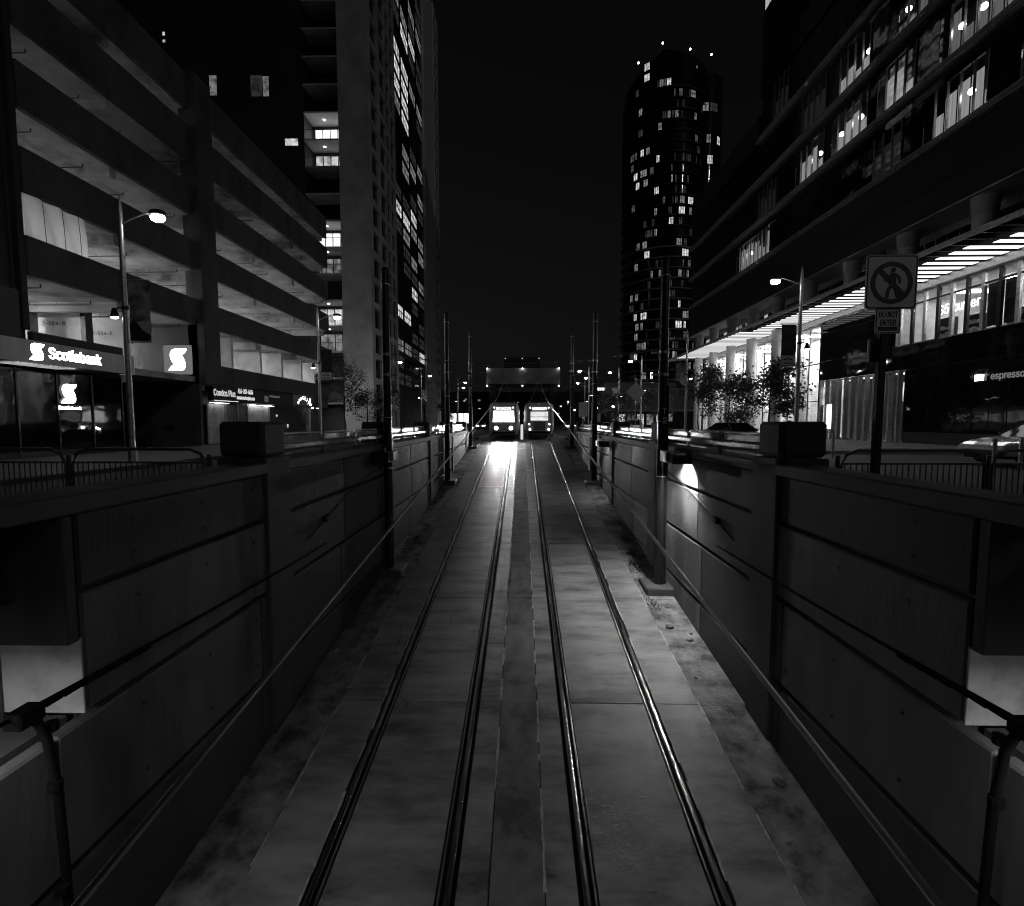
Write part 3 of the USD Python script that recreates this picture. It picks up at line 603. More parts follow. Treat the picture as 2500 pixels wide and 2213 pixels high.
for k in range(-2, 22):
    z = 10.3 + k * P
    b = part(apt, "balcony", MB().box(-26.6, -22.4, YA - 0.15, YA + 2.6, z - 0.2, z), tower_con)
    if k in BAL or k < 8:
        rl = MB().box(-26.6, -22.4, YA - 0.12, YA - 0.07, z + 1.05, z + 1.1)
        for j in range(28): rl.box(-26.55 + j * 0.15, -26.53 + j * 0.15, YA - 0.11, YA - 0.09, z, z + 1.05)
        part(b, "railing", rl, dark_metal)
    m = BAL.get(k)
    if m is not None:
        part(b, "glazing", window_grid((-26.3, YA + 2.45, z + 0.1), (1, 0, 0), 3.85, 2.5, 4, 1, 0.12), m)
        part(b, "ceiling_lamp", MB().cyl((-24.6, YA + 1.2, z + P - 0.26), (-24.6, YA + 1.2, z + P - 0.21), 0.14), emit("balcony_lamp", 14.0))
for x0, x1, z0, z1, m in ((-41.0, -39.4, 41.0, 43.4, win_m), (-38.1, -37.2, 41.2, 43.5, win_m), (-33.0, -31.6, 41.0, 43.4, win_d), (-31.5, -30.8, 41.0, 43.3, win_m), (-29.0, -27.4, 35.2, 36.0, win_b),
                          (-43.6, -43.3, 48.2, 48.6, win_b), (-43.6, -43.3, 47.4, 47.7, win_b), (-36, -34.4, 25.5, 27.8, win_d), (-29.4, -28.0, 28.4, 29.0, win_d)):
    part(apt, "window", MB().box(x0, x1, YA - 0.03, YA - 0.005, z0, z1), m)
# second tower: dark window wall and a pale end slab
t2 = thing("window_wall_tower", "dark window-wall tower with scattered lit flats and a pale concrete end slab", "building", (-30, 105, 0))
XB = -22.0
part(t2, "wall", MB().box(-48, XB - 0.03, 82, 107, 0, 98), tower_dark)
pale = mat("pale_tower_panel", 0.7, 0.8, var=0.1, scale=0.3)
part(t2, "end_slab", MB().box(-48, -21.5, 107.2, 118.3, 0, 100), pale); part(t2, "end_slab", MB().box(-47, -21.35, 118.3, 124.4, 0, 101), pale)
for r_ in range(34): part(t2, "slot_window", MB().box(-21.34, -21.32, 119.2 + 1.4 * (r_ % 2), 119.9 + 1.4 * (r_ % 2), 4 + r_ * 2.9, 6.2 + r_ * 2.9).box(-21.34, -21.32, 122.2, 122.8, 4.5 + r_ * 2.9, 6.0 + r_ * 2.9), glass_far)
COLS = [(83.0, 88.1), (89.2, 94.4), (95.4, 100.5), (101.8, 106.8)]
BRT = {(1, 21), (0, 19), (1, 19), (0, 18), (1, 18), (0, 17), (1, 17), (2, 22), (0, 10), (1, 10), (2, 11), (0, 4), (1, 4), (3, 2), (2, 6), (1, 16)}
MED = {(1, 22), (0, 22), (0, 16), (3, 24), (3, 19), (1, 14), (1, 13), (2, 14), (3, 15), (2, 8), (3, 7), (1, 2), (0, 2), (3, 10), (2, 10), (3, 13), (2, 19), (1, 9), (3, 9), (2, 24)}
for ci, (a, b) in enumerate(COLS):
    for k in range(29):
        u = rng.random()
        m = win_b if (ci, k) in BRT else win_m if (ci, k) in MED else win_d if u < 0.45 and k < 27 else glass_far
        w = part(t2, "window", window_grid((XB + 0.012, a, 8.0 + 3 * k + 0.2), (0, 1, 0), b - a, 2.25, 4, 2, 0.24), m)
    part(t2, "column_frame", MB().box(XB - 0.02, XB + 0.006, b, b + 0.9, 0, 96), tower_dark)
for k in range(30): part(t2, "floor_band", MB().box(XB - 0.02, XB + 0.05, 82.2, 106.9, 8.0 + 3 * k - 0.5, 8.0 + 3 * k - 0.1), tower_dark)
# ---------------------------------------------------------------- office building on the right
XO = 23.4
off = thing("office_building", "big dark glass office building with lit ledges and pale round columns, on the right", "building", (40, 45, 0))
louvre = mat("ledge_louvre", 0.5, 0.4, 0.6, var=0.15, scale=3)
part(off, "core", MB().box(XO + 1.2, 60, 18.0, 67.2, 13.3, 31.3), tower_dark); part(off, "core", MB().box(XO + 1.2, 60, 18.0, 49.1, 31.3, 92), tower_dark)
part(off, "upper_cladding", MB().box(XO + 0.1, XO + 1.19, 18, 49.1, 33.2, 92), glass_off)
part(off, "roof_parapet", MB().box(XO, XO + 1.2, 49.12, 67.4, 28.95, 31.5), cladding)
part(off, "fascia", MB().cbox(XO - 0.05, XO + 1.2, 16.0, 67.4, 14.75, 16.9, 0.03), cladding)
part(off, "fascia_lower", MB().cbox(XO - 0.15, XO + 1.2, 16.0, 67.5, 13.22, 14.70, 0.03), cladding)
part(off, "soffit", MB().box(XO - 0.14, 31, 16.0, 67.45, 13.15, 13.215), soffit_w)
FL = [17.0, 20.9, 24.9, 28.9]
for fi, z in enumerate(FL):
    y1 = 67.4 if fi < 3 else 49.1
    for j in range(3): part(off, "ledge", MB().cbox(XO - 0.34 + 0.07 * j, XO + 0.05, 16.5, y1 - 0.1 * j, z + 0.19 * j - 0.02, z + 0.19 * j + 0.055, 0.008), louvre)
    part(off, "spandrel", MB().box(XO + 0.02, XO + 1.19, 16.5, y1, z - 0.75 + (0.02), z - 0.03), glass_off)
# runs of lit blinds: floor, far end, near end, brightness, height factors from far to near
bl_b = emit("lit_blind", 0.62, 0.35, 2.2, (1, 5, 0.15)); bl_m = emit("lit_blind_mid", 0.25, 0.4, 2.2, (1, 5, 0.15)); bl_d = emit("lit_blind_dim", 0.028, 0.5, 2.0, (1, 4, 0.2)); bl_w = emit("lit_room", 1.1, 0.4, 1.2)
RUNS = [(2, 38.1, 34.2, bl_b, [.55, .65, .4, .5, .8]), (1, 43.1, 39.2, bl_b, [.75, .8, .9, .4, .35]), (1, 38.4, 34.6, bl_b, [.6, .75, .8, .45, .7]), (1, 33.8, 30.5, bl_b, [.85, .85, .4, .25]),
        (1, 29.2, 25.4, bl_m, [.95, .45, .8, .7, .75]), (1, 24.6, 21.0, bl_w, [1, .9, .9, .95, .8]), (0, 29.6, 25.8, bl_b, [.55, .85, .9, .9, .4]), (0, 24.2, 22.6, bl_m, [.75, .9]), (0, 22.4, 20.4, bl_b, [.9, .9, .8]),
        (0, 54.0, 50.2, bl_b, [.95, .9, 1, .95, .85]), (0, 49.4, 46.2, bl_b, [.6, .45, .95, .95]), (2, 31.7, 29.4, bl_m, [.3, .8, .9]), (2, 43, 39.2, bl_d, [.9, .9, .9, .9, .9]), (0, 34, 30.8, bl_d, [.7, .8, .9, .8]),
        (3, 47.5, 44.5, bl_d, [.6, .8, .7, .8]), (1, 50, 46, bl_d, [.8, .7, .9, .8, .6])]
lit_at = {}
PW = 0.775
for fl, d0, d1, m, hs in RUNS:
    for j, hf in enumerate(hs): lit_at[(fl, int(round((67.2 - (d0 - (j + 0.5) * PW)) / PW)))] = (m, hf)
globe = emit("globe_lamp", 9.0)
GL = {(2, 34.5), (1, 39.5), (1, 35.0), (1, 37.0), (1, 27.4), (1, 26.2), (1, 25.3), (0, 26.6), (0, 23.6), (2, 31.2), (0, 50.6)}
for fi, z in enumerate(FL):
    n, y = 0, 67.2
    y = 67.2 if fi < 3 else 48.9
    k0 = int(round((67.2 - y) / PW)); k = k0
    h = FL[fi + 1] - 0.76 - (z + 0.62) if fi < 3 else 3.3
    while 67.2 - (k + 1) * PW > 17.2:
        yb, ya = 67.2 - k * PW, 67.2 - (k + 1) * PW
        hit = lit_at.get((fi, k))
        if hit:
            m, hf = hit
            part(off, "window_blind", MB().box(XO + 0.55, XO + 0.56, ya + 0.05, yb - 0.05, z + 0.66, z + 0.66 + h * hf - 0.05), m)
            part(off, "window_pane", MB().box(XO + 0.06, XO + 0.072, ya + 0.03, yb - 0.03, z + 0.62, z + 0.62 + h), glass_clear)
            part(off, "mullion", MB().box(XO - 0.02, XO + 0.10, ya - 0.025, ya + 0.025, z + 0.6, z + 0.62 + h), light_metal)
            k += 1
        else:
            nn = 1 if lit_at.get((fi, k + 1)) else 2
            ya = 67.2 - (k + nn) * PW
            part(off, "window_pane", MB().box(XO + 0.06, XO + 0.10, ya + 0.02, yb - 0.02, z + 0.62, z + 0.62 + h), glass_off)
            part(off, "window_back", MB().box(XO + 0.9, XO + 1.1, ya, yb, z + 0.6, z + 0.62 + h), tower_dark) if nn == 1 else None
            k += nn
for fl, d in GL: part(off, "globe_light", MB().sphere((XO + 0.35, d, FL[fl] + 1.9), 0.17, 2), globe)
for k in range(5): part(off, "window_blind", MB().box(XO + 0.08, XO + 0.098, 45.0 + k * 0.78, 45.7 + k * 0.78, 41.2, 42.6 + 0.3 * (k % 3)), bl_b)
# recessed front behind the round columns
CY = [65.4, 60.5, 55.5, 50.6, 45.6, 40.7, 35.7, 30.7, 25.8, 20.8]
for y in CY:
    part(off, "round_column", MB().cyl((24.1, y, 0.1 if y > 42 else 10.46), (24.1, y, 12.3), 0.5, n=28), column_w, smooth=50)
    part(off, "column_head", MB().cyl((24.1, y, 12.3), (24.1, y, 13.14), 0.53, 0.62, n=28), column_w, smooth=50)
XI = 25.4
part(off, "beam", MB().cbox(XI - 0.35, XI + 0.1, 16, 67.3, 9.75, 10.45, 0.02), light_metal)
part(off, "podium_roof", MB().box(23.5, XI - 0.36, 16, 42.0, 10.36, 10.45), cladding)
# clerestory between canopy and soffit
for k in range(10):
    a, b = 66.6 - k * 4.95, 66.6 - (k + 1) * 4.95
    part(off, "clerestory_frame", MB().box(XI, XI + 0.08, b, b + 0.1, 10.46, 13.14).box(XI, XI + 0.08, b + 0.1, a, 12.7, 13.14), light_metal)
    for j in range(6):
        lit = (k == 0 and j < 5) or (k == 1 and j > 0) or (k == 2 and j % 2 == 0) or (k == 3 and j in (1, 4))
        ya, yb = a - (j + 1) * 0.80, a - j * 0.80 - 0.08
        part(off, "clerestory_pane", MB().box(XI + 0.03, XI + 0.05, ya, yb, 10.5, 12.65 if not (k in (1, 3)) else 12.6), (bl_b if k != 2 else bl_m) if lit else glass_off)
# glowing lobby, far half
part(off, "lobby_back_wall", MB().box(29.8, 30.0, 41.0, 67.2, 0.1, 9.7), white_wall)
part(off, "lobby_ceiling", MB().box(XI + 0.1, 29.8, 41.0, 67.2, 9.60, 9.74), white_wall)
part(off, "lobby_side_wall", MB().box(XI + 0.1, 30, 66.9, 67.2, 0.1, 9.6), white_wall)
part(off, "lobby_floor", MB().box(XI, 30, 41.0, 67.2, 0.05, 0.13), paving)
for k in range(8):
    part(off, "lobby_light", MB().box(26.2, 28.8, 42.5 + k * 3.1, 43.3 + k * 3.1, 9.50, 9.58), emit("lobby_light_glow", 110.0))
for k in range(17):
    y = 41.1 + k * 1.56
    part(off, "lobby_mullion", MB().box(XI - 0.03, XI + 0.05, y - 0.04, y + 0.04, 0.12, 9.6), dark_metal if k % 3 == 0 else light_metal)
    if k % 3 == 1: part(off, "lobby_pier", MB().cbox(27.5, 28.1, y - 0.3, y + 0.3, 0.13, 9.58, 0.03), board_wall)
part(off, "lobby_glass", MB().box(XI + 0.0, XI + 0.015, 41.1, 66.9, 0.13, 9.6), glass_clear)
for z in (3.2, 6.4): part(off, "lobby_transom", MB().box(XI - 0.03, XI + 0.08, 41.1, 66.9, z, z + 0.08), dark_metal)
# dark near half: ground glass with fins, second-floor shop
part(off, "dark_band", MB().box(XI - 0.02, XI + 0.1, 16.5, 41.0, 4.95, 6.52), glass_off)
part(off, "dark_base", MB().box(XI - 0.02, XI + 0.1, 16.5, 32.0, 0.1, 0.8), cladding)
for k in range(16): part(off, "ground_pane", MB().box(XI, XI + 0.06, 16.6 + k * 0.97, 17.5 + k * 0.97, 0.82, 4.9), glass_off)
for k in range(12):
    y = 32.3 + k * 0.75
    part(off, "entrance_fin", MB().cbox(XI - 0.25, XI + 0.05, y - 0.07, y + 0.07, 0.12, 4.9, 0.01), light_metal)
    if k < 11: part(off, "entrance_pane", MB().box(XI + 0.02, XI + 0.035, y + 0.08, y + 0.67, 0.5, 4.9), glass_clear)
part(off, "entrance_back_wall", MB().box(27.6, 27.8, 32.0, 41.0, 0.1, 4.9), mat("board_grey", 0.2)); part(off, "entrance_wall", MB().box(XI + 0.1, 27.6, 31.9, 32.1, 0.1, 4.9), board_wall); part(off, "entrance_ceiling", MB().box(XI + 0.1, 27.6, 32, 41, 4.86, 4.94), white_wall)
for y in (33.6, 36.8, 39.4): part(off, "entrance_light", MB().box(26.2, 26.7, y - 0.25, y + 0.25, 4.8, 4.85), emit("entrance_glow", 4.0))
part(off, "entrance_sign", MB().box(XI - 0.3, XI - 0.26, 38.9, 39.5, 0.9, 2.9), win_w); part(off, "door_lightbox", MB().box(XI - 0.02, XI + 0.0, 39.9, 40.9, 2.9, 4.4), win_b)
for k in range(4): part(off, "chandelier_rod", MB().box(26.3, 26.36, 32.7 + k * 0.18, 32.76 + k * 0.18, 2.9, 4.2), win_b)
part(off, "shop_floor", MB().box(XI, 31, 20.0, 33.0, 6.53, 6.6), paving); part(off, "shop_ceiling", MB().box(XI, 31, 20.0, 33.0, 9.62, 9.74), white_wall); part(off, "shop_back_wall", MB().box(30.8, 31, 20, 33, 6.6, 9.62), white_wall); part(off, "shop_end_wall", MB().box(XI, 31, 32.8, 33, 6.6, 9.62), white_wall)
for y in (21.5, 24.5, 27.5, 30.5): part(off, "shop_light", MB().box(27.2, 29.6, y - 0.15, y + 0.15, 9.52, 9.6), emit("shop_light_glow", 45.0))
for k, y in enumerate((21.2, 22.6, 25.0, 26.0, 28.4, 30.2)):
    sh = part(off, "shop_shelf", MB().box(26.2, 26.6, y - 0.45, y + 0.45, 6.6, 7.5 + 0.2 * (k % 3)), dark_metal)
    it = MB()
    for j in range(14): it.box(26.15, 26.2, y - 0.42 + 0.12 * (j % 7), y - 0.34 + 0.12 * (j % 7), 6.75 + 0.42 * (j // 7), 6.75 + 0.42 * (j // 7) + rng.uniform(0.12, 0.26))
    part(sh, "goods", it, board_wall, kind="stuff")
for k in range(14):
    y = 20.4 + k * 0.94
    part(off, "shop_mullion", MB().box(XI - 0.06, XI + 0.1, y - 0.09, y + 0.09, 6.53, 9.7), light_metal if k % 2 else dark_metal)
    if k < 13:
        part(off, "shop_pane", MB().box(XI + 0.02, XI + 0.035, y + 0.1, y + 0.84, 6.6, 9.0), glass_clear); part(off, "shop_transom", MB().box(XI - 0.03, XI + 0.08, y + 0.09, y + 0.85, 9.02, 9.12), dark_metal)
    if k in (0, 1, 5, 6): part(off, "shop_blind_panel", MB().box(XI + 0.15, XI + 0.17, y + 0.1, y + 0.84, 6.7, 9.0), cladding)
part(off, "upper_wall", MB().box(XI - 0.01, XI + 0.1, 33.0, 41.0, 6.53, 9.7), glass_off); part(off, "upper_wall", MB().box(XI - 0.01, XI + 0.1, 16.5, 20.2, 6.53, 9.7), glass_off)
def rtext(txt, h, y, z, length, x, m, depth=0.02):
    tm = text_mesh(txt, h, depth, True); M_ = on_right_face(x, y, z); M_[:3, 0] *= length / tm.bounds[1][0]; tm.apply_transform(M_); return MB().mesh(tm)
t = thing("shop_sign", "glowing white lettering hung inside the second-floor shop windows", "sign", (25.7, 29, 8.3))
part(t, "letters", rtext("S5", 0.55, 30.2, 8.05, 0.75, 25.75, em_white), em_white); part(t, "letters", rtext("bur", 0.55, 29.15, 8.05, 0.75, 25.75, em_white), em_white); part(t, "letters", rtext("er", 0.55, 28.1, 8.05, 0.6, 25.75, em_white), em_white)
t = thing("espresso_sign", "dim grey espresso bar lettering beside a small white lightbox on the dark glass", "sign", (25.3, 25, 4))
part(t, "letters", rtext("espresso bar", 0.36, 26.2, 3.78, 2.5, 25.32, None), emit("dim_letter_glow", 0.2)); part(t, "lightbox", MB().box(25.3, 25.36, 26.6, 27.1, 3.75, 4.1), em_white)
# canopy
can = thing("canopy", "long glass street canopy with rows of shining light slats along the office building", "canopy", (23, 42, 10.2))
X0c, X1c = 20.9, XI - 0.36
part(can, "outer_beam", MB().cbox(X0c - 0.1, X0c, 15.5, 66.0, 10.08, 10.34, 0.01), light_metal)
part(can, "end_tip", MB().add([(X0c, 66.0, 10.3), (X1c, 66.0, 10.3), (X0c - 0.3, 70.5, 10.3), (X0c, 66.0, 10.2), (X1c, 66.0, 10.2), (X0c - 0.3, 70.5, 10.2)], [[0, 1, 2], [3, 5, 4], [0, 3, 4], [0, 4, 1], [1, 4, 5], [1, 5, 2], [2, 5, 3], [2, 3, 0]]), soffit_w)
cg = [emit("canopy_slat_far", 1.6), emit("canopy_slat", 1.6), emit("canopy_slat_near", 1.7)]
k = 0
y = 16.2
while y < 65.6:
    br = 0 if y > 46 else 1 if y > 33 else 2
    x0 = X0c + (0.3 if y > 46 else 1.3 if y > 24 else 2.0)
    part(can, "light_slat", MB().box(x0, X1c - 0.12, y + 0.24, y + 0.62, 10.16, 10.20), cg[br])
    part(can, "rafter", MB().box(X0c, X1c, y, y + 0.09, 10.14, 10.34), dark_metal)
    part(can, "glass_pane", MB().box(X0c, X1c, y + 0.10, y + 0.79, 10.30, 10.32), glass_off)
    y += 0.8
# ---------------------------------------------------------------- curved glass tower far right
ct = thing("curved_tower", "tall dark curved glass condominium tower with scattered lit flats and four roof beacons", "building", (45, 155, 0))
def ring(cx, cy, rx, ry, z0, z1, n=64):
    k = np.arange(n) * 2 * math.pi / n; v = np.vstack([np.c_[cx + rx * np.cos(k), cy + ry * np.sin(k), np.full(n, z)] for z in (z0, z1)] + [[[cx, cy, z0], [cx, cy, z1]]]); i = np.arange(n); j = (i + 1) % n
    return MB().add(v, np.vstack([np.c_[i, j, n + j], np.c_[i, n + j, n + i], np.c_[np.full(n, 2 * n), j, i], np.c_[np.full(n, 2 * n + 1), n + i, n + j]]))
CX, CYT, RX, RY_ = 45.4, 158.0, 12.6, 12.0
def slant(q, f):
    v = q.v[0]; top = v[:, 2] > 50; v[top, 2] = [f(x) for x in v[top, 0]]; return q
roof = lambda x: float(np.interp(x, [32, 34, 41.7, 50, 59], [104.2, 105.6, 110.4, 108.6, 107.2]))
part(ct, "glass_wall", slant(ring(CX, CYT, RX, RY_, 0, 112), roof), glass_far, smooth=30); part(ct, "side_drum", ring(55.6, 156.0, 6.6, 6.6, 0, 105.5), glass_far, smooth=30)
part(ct, "mast", MB().box(CX - 4.6, CX - 4.3, CYT - 8.6, CYT - 8.4, 109, 113.2).box(CX - 6.4, CX - 2.4, CYT - 8.6, CYT - 8.4, 113.2, 113.5), tower_dark)
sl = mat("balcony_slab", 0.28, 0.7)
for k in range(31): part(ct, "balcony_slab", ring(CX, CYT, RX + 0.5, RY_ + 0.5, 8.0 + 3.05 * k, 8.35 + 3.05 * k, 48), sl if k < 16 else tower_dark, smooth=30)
for x, z in ((34.0, 106.6), (41.0, 112.0), (49.0, 110.2), (55.2, 108.6)): part(ct, "beacon", MB().sphere((x, 146.4, z), 0.32, 1), emit("beacon_glow", 4.0))
def tower_window(px, py, w, m, nx=2):
    """One flat's window on the curved front: px metres right of the axis, py floor number."""
    s = max(min(px / RX, 0.985), -0.985); a0 = math.asin(s) ; n = max(nx, 1); q = MB()
    da = 0.85 * w / RX / max(math.cos(a0), 0.35); z = 8.35 + 3.05 * py
    for i in range(n):
        b0, b1 = a0 + (i - n / 2) * da / n + 0.006, a0 + (i - n / 2 + 1) * da / n - 0.006
        P_ = lambda a, zz: (CX + (RX + 0.06) * math.sin(a), CYT - (RY_ + 0.06) * math.cos(a), zz)
        q.quad(P_(b0, z + 0.25), P_(b1, z + 0.25), P_(b1, z + 2.25), P_(b0, z + 2.25))
    part(ct, "window", q, m)
WL = """-8.2 31 1.6 b;-8.2 29.7 1.6 b;-9.6 27 1 m;-4.5 28.6 1 m;-2.4 29 1.5 b;-4.6 25.4 1.2 m;-2.2 26.2 1 m;0 26.2 1.2 m;4 27.5 1 d;5 27.8 2 m;6 26 1 m;-9 22.6 1 b;-7.6 22.8 1.2 m;-5 22.5 1 b;-8.6 21.3 2 m;-10.5 20.8 1 b;
-8 20.2 1.4 m;-10 19.6 1 b;-5.2 19 1.6 b;-1 19.8 .6 b;2.2 18 1.8 m;5 18 2.2 b;-1 16.5 1.6 b;2.2 16.6 2.4 b;5 16.9 1 m;-5.3 17.4 1 m;-8 16.4 1 d;-7.6 15.4 1 d;-5.2 14.8 1 m;-8 13.8 1.4 m;-9.6 13.6 .8 m;-7.4 12.6 1.6 b;-10 12.4 1 m;
1.6 13.5 2 m;3.6 13.3 2.6 b;2 11.2 1.4 m;4.6 10.9 1 m;-3.6 11 1.2 b;-6 10.6 .8 m;-9.8 9.4 1 m;-11 9.2 .7 m;-8 7.2 1.8 b;-10 7 .8 b;-1.6 7.6 1 m;2 7.5 1 b;4.2 7.4 2.4 m;-2 6.4 1.2 m;2 6.2 2.4 b;4 6.3 1 b;-9.6 5.8 1 m;-8.4 5.7 .8 m;-9.8 4.6 1 m;
-2 3.6 1.5 b;0.5 3.6 .6 m;-9.8 3.4 1 b;-7.8 3.6 1.4 m;-2 2.4 1.5 w;0.6 2.6 .7 b;6 2.4 1 m;8 2.3 1 m;-7.6 1.0 1.4 m;-5.6 1.2 1 w;-8 0.2 2 b;-5.4 0.3 1 b;-8 -0.8 1 m;-2 -1.1 1.4 d;-5.6 -1.8 1 w;-9.8 -1.6 .8 d"""
MM = {"b": win_b, "m": win_m, "d": win_d, "w": win_w}
for s_ in WL.replace("\n", "").split(";"):
    a, b, c, d = s_.split(); tower_window(float(a), int(round(float(b))) + 1, float(c), MM[d], 3 if float(c) > 1.5 else 2)
rt = np.random.default_rng(5)
for k_ in range(95):
    tower_window(float(rt.uniform(-11.3, 9.5)), int(rt.integers(0, 31)), float(rt.choice([0.6, 0.9, 1.3])), (win_d, win_d, emit("lit_window_faint", 0.14, 0.85, 1.4))[k_ % 3], 2)
for x, k, w, m in ((54.5, 29, 3.0, win_m), (57.6, 29, 2.6, win_d), (56.2, 26, 1.4, win_m), (56.8, 24, 1.8, win_b), (59.6, 26, 1.2, win_b), (59.4, 22, 1.2, win_b), (59.5, 20, 1.1, win_b), (56.4, 17, 2.6, win_b), (56.6, 15, 2.4, win_b)):
    a0 = math.asin(max(min((x - 55.6) / 6.6, 0.95), -0.95)); z = 6.3 + 3.05 * k; q = MB(); da = w / 6.6 / max(math.cos(a0), 0.5)
    for i in range(3):
        b0, b1 = a0 + (i - 1.5) * da / 3 + 0.012, a0 + (i - 0.5) * da / 3 - 0.012
        P_ = lambda a, zz: (55.6 + 6.66 * math.sin(a), 156 - 6.66 * math.cos(a), zz)
        q.quad(P_(b0, z), P_(b1, z), P_(b1, z + 2.4), P_(b0, z + 2.4))
    part(ct, "window", q, m)
# ---------------------------------------------------------------- far end of the street
br = thing("elevated_structure", "wide plain elevated concrete box spanning the far end of the street", "building", (0, 152, 0))
part(br, "main_box", MB().cbox(-11.4, 12.0, 150, 162, 13.1, 18.4, 0.1), tower_con); part(br, "ledge", MB().box(-11.0, 11.6, 149.8, 149.99, 12.9, 13.4), tower_dark); part(br, "upper_box", MB().cbox(-6.0, 6.0, 158, 166, 19.4, 22.8, 0.1), tower_dark); part(br, "roof_neck", MB().box(-4, 4, 158, 164, 18.4, 19.4), tower_dark)
for x in (-9.5, 9.8): part(br, "pier", MB().box(x - 1.2, x + 1.2, 152, 160, 0, 13.1), tower_dark)
for x in (-11.0, 0.1, 11.5):
    for z in (12.75, 18.2): part(br, "corner_lamp", MB().sphere((x, 149.6, z), 0.2, 1), emit("corner_lamp_glow", 14.0))
for x in (-5.6, 0, 5.6): part(br, "roof_lamp", MB().sphere((x, 157.6, 22.4), 0.14, 1), emit("roof_lamp_glow", 2.0))
fb = thing("far_block", "low dark building with rows of tiny lit windows seen under the elevated structure", "building", (0, 230, 0))
part(fb, "wall", MB().box(-60, 60, 230, 240, 0, 16), tower_dark)
for k in range(60):
    x, z = rng.uniform(-32, 40), rng.uniform(1.0, 12); part(fb, "window", MB().box(x, x + rng.uniform(0.4, 1.2), 229.9, 229.97, z, z + rng.uniform(0.4, 0.9)), (win_m, win_b, win_d)[k % 3])
lr = thing("low_building", "low grey building with a white lit sign beyond the right-hand trees", "building", (27, 112, 0))
part(lr, "wall", MB().box(19.4, 46, 110, 125, 4.0, 10.5), mat("low_building_wall", 0.25, 0.8, var=0.2, scale=0.5)); part(lr, "ground_floor", MB().box(19.8, 46, 110.6, 125, 0, 3.99), tower_dark)
part(lr, "roof_sign", MB().box(17.4, 19.0, 109.8, 109.95, 8.7, 9.3), win_w)
for k in range(6): part(lr, "shop_window", MB().box(22.4 + k * 2.2, 23.9 + k * 2.2, 110.5, 110.57, 0.8, 3.2), win_b if k % 2 == 0 else win_m)
part(lr, "canopy_band", MB().box(19.6, 45, 109.6, 110.59, 3.9, 4.3), tower_con)
lb = thing("left_corner_shop", "low corner shop with a bright white window beyond the left-hand tower", "building", (-17, 118, 0))
part(lb, "wall", MB().box(-21, -13.2, 128, 136, 0, 7), tower_dark); part(lb, "window", window_grid((-19.6, 127.95, 1.0), (1, 0, 0), 5.4, 2.8, 3, 1, 0.15), win_w)
# ---------------------------------------------------------------- street lamps and banners
def lamp_parts(t, lit):
    part(t, "base", MB().cyl((0, 0, 0.0), (0, 0, 0.5), 0.15, 0.12, 16), galv, smooth=40)
    part(t, "post", MB().cyl((0, 0, 0.5), (0, 0, 8.1), 0.095, 0.07, 16), galv, smooth=40)
    part(t, "finial", MB().cyl((0, 0, 8.1), (0, 0, 8.45), 0.065, 0.045, 12).cyl((0, 0, 8.45), (0, 0, 8.62), 0.045, 0.005, 12), galv, smooth=40)
    part(t, "arm", MB().tube([(-0.05, 0, 7.72), (-0.35, 0, 7.86), (-0.8, 0, 8.02), (-1.15, 0, 8.08)], 0.028, 8), galv, smooth=50)
    part(t, "lamp_head", MB().sphere((-1.22, 0, 8.03), 0.24, 2, (1.1, 0.85, 0.5)), dark_metal, smooth=True)
    part(t, "lens", MB().sphere((-1.22, 0, 7.90), 0.20, 2, (1.1, 0.85, 0.75)), em_lamp if lit else mat("unlit_lens", 0.5, 0.2), smooth=True)
    part(t, "side_arm", MB().tube([(0.05, 0, 5.05), (0.2, 0, 5.08), (0.36, 0, 5.0)], 0.022, 8), dark_metal, smooth=50)
    part(t, "side_lamp", MB().cyl((0.36, 0, 4.78), (0.36, 0, 5.0), 0.13, 0.07, 16).sphere((0.36, 0, 5.0), 0.08, 1), dark_metal, smooth=40)
    part(t, "side_lens", MB().sphere((0.36, 0, 4.77), 0.10, 2, (1, 1, 0.55)), em_ped, smooth=True)
    for z in (5.95, 3.95): part(t, "banner_arm", MB().cyl((0, 0, z), (-0.9, 0, z), 0.014, n=8), galv)
    part(t, "band", MB().cyl((0, 0, 5.0), (0, 0, 5.12), 0.10, n=14), dark_metal)
LG = "street lamps along the street"
def street_lamp(label, loc, rot, lit=True):
    t = thing("street_lamp", label, "street lamp", loc, rot, LG, shift=False); lamp_parts(t, lit); return t
LR = [(13.05, 22.7, "nearest street lamp on the right pavement, beside the big sign"), (13.0, 37.8, None), (13.0, 52.0, "third street lamp on the right pavement, behind the white diamond sign"), (12.9, 63.5, "fourth street lamp on the right pavement, beside the far low building"),
      (8.7, 62.0, "bright street lamp whose head shows left of the second right pole"), (10.8, 71.6, "bright street lamp just under the brightest right one"), (10.7, 81.0, "street lamp with glowing oval head under two bright ones"), (16.0, 152.0, "farthest street lamp on the right, low above the traffic")]
LL = [(-12.85, 15.3, "nearest street lamp on the left pavement, in front of the bank"), (-12.8, 29.8, "second street lamp on the left pavement, at the end of the garage"), (-14.6, 52.0, "third street lamp on the left pavement, before the gridded tower"), (-14.4, 67.6, "fourth street lamp on the left pavement, before the window-wall tower"),
      (-12.6, 92.0, "bright far street lamp on the left, under the oval one"), (-10.7, 79.0, "far street lamp with an oval head beside the third left pole")]
l0 = None
for x, y, lab in LR:
    if lab is None: street_lamp("street lamp with an unlit head on the right pavement, second from the camera", (x, y, 0.12), 0, False); continue
    l0 = street_lamp("galvanised lit " + lab, (x, y, 0.12), 0) if l0 is None else (dup(l0, "street_lamp", "galvanised lit " + lab, "street lamp", (x, y, 0.12 if y < 130 else 0), 0, LG) and l0)
for x, y, lab in LL: dup(l0, "street_lamp", "galvanised lit " + lab, "street lamp", (x, y, 0.12), 180, LG)
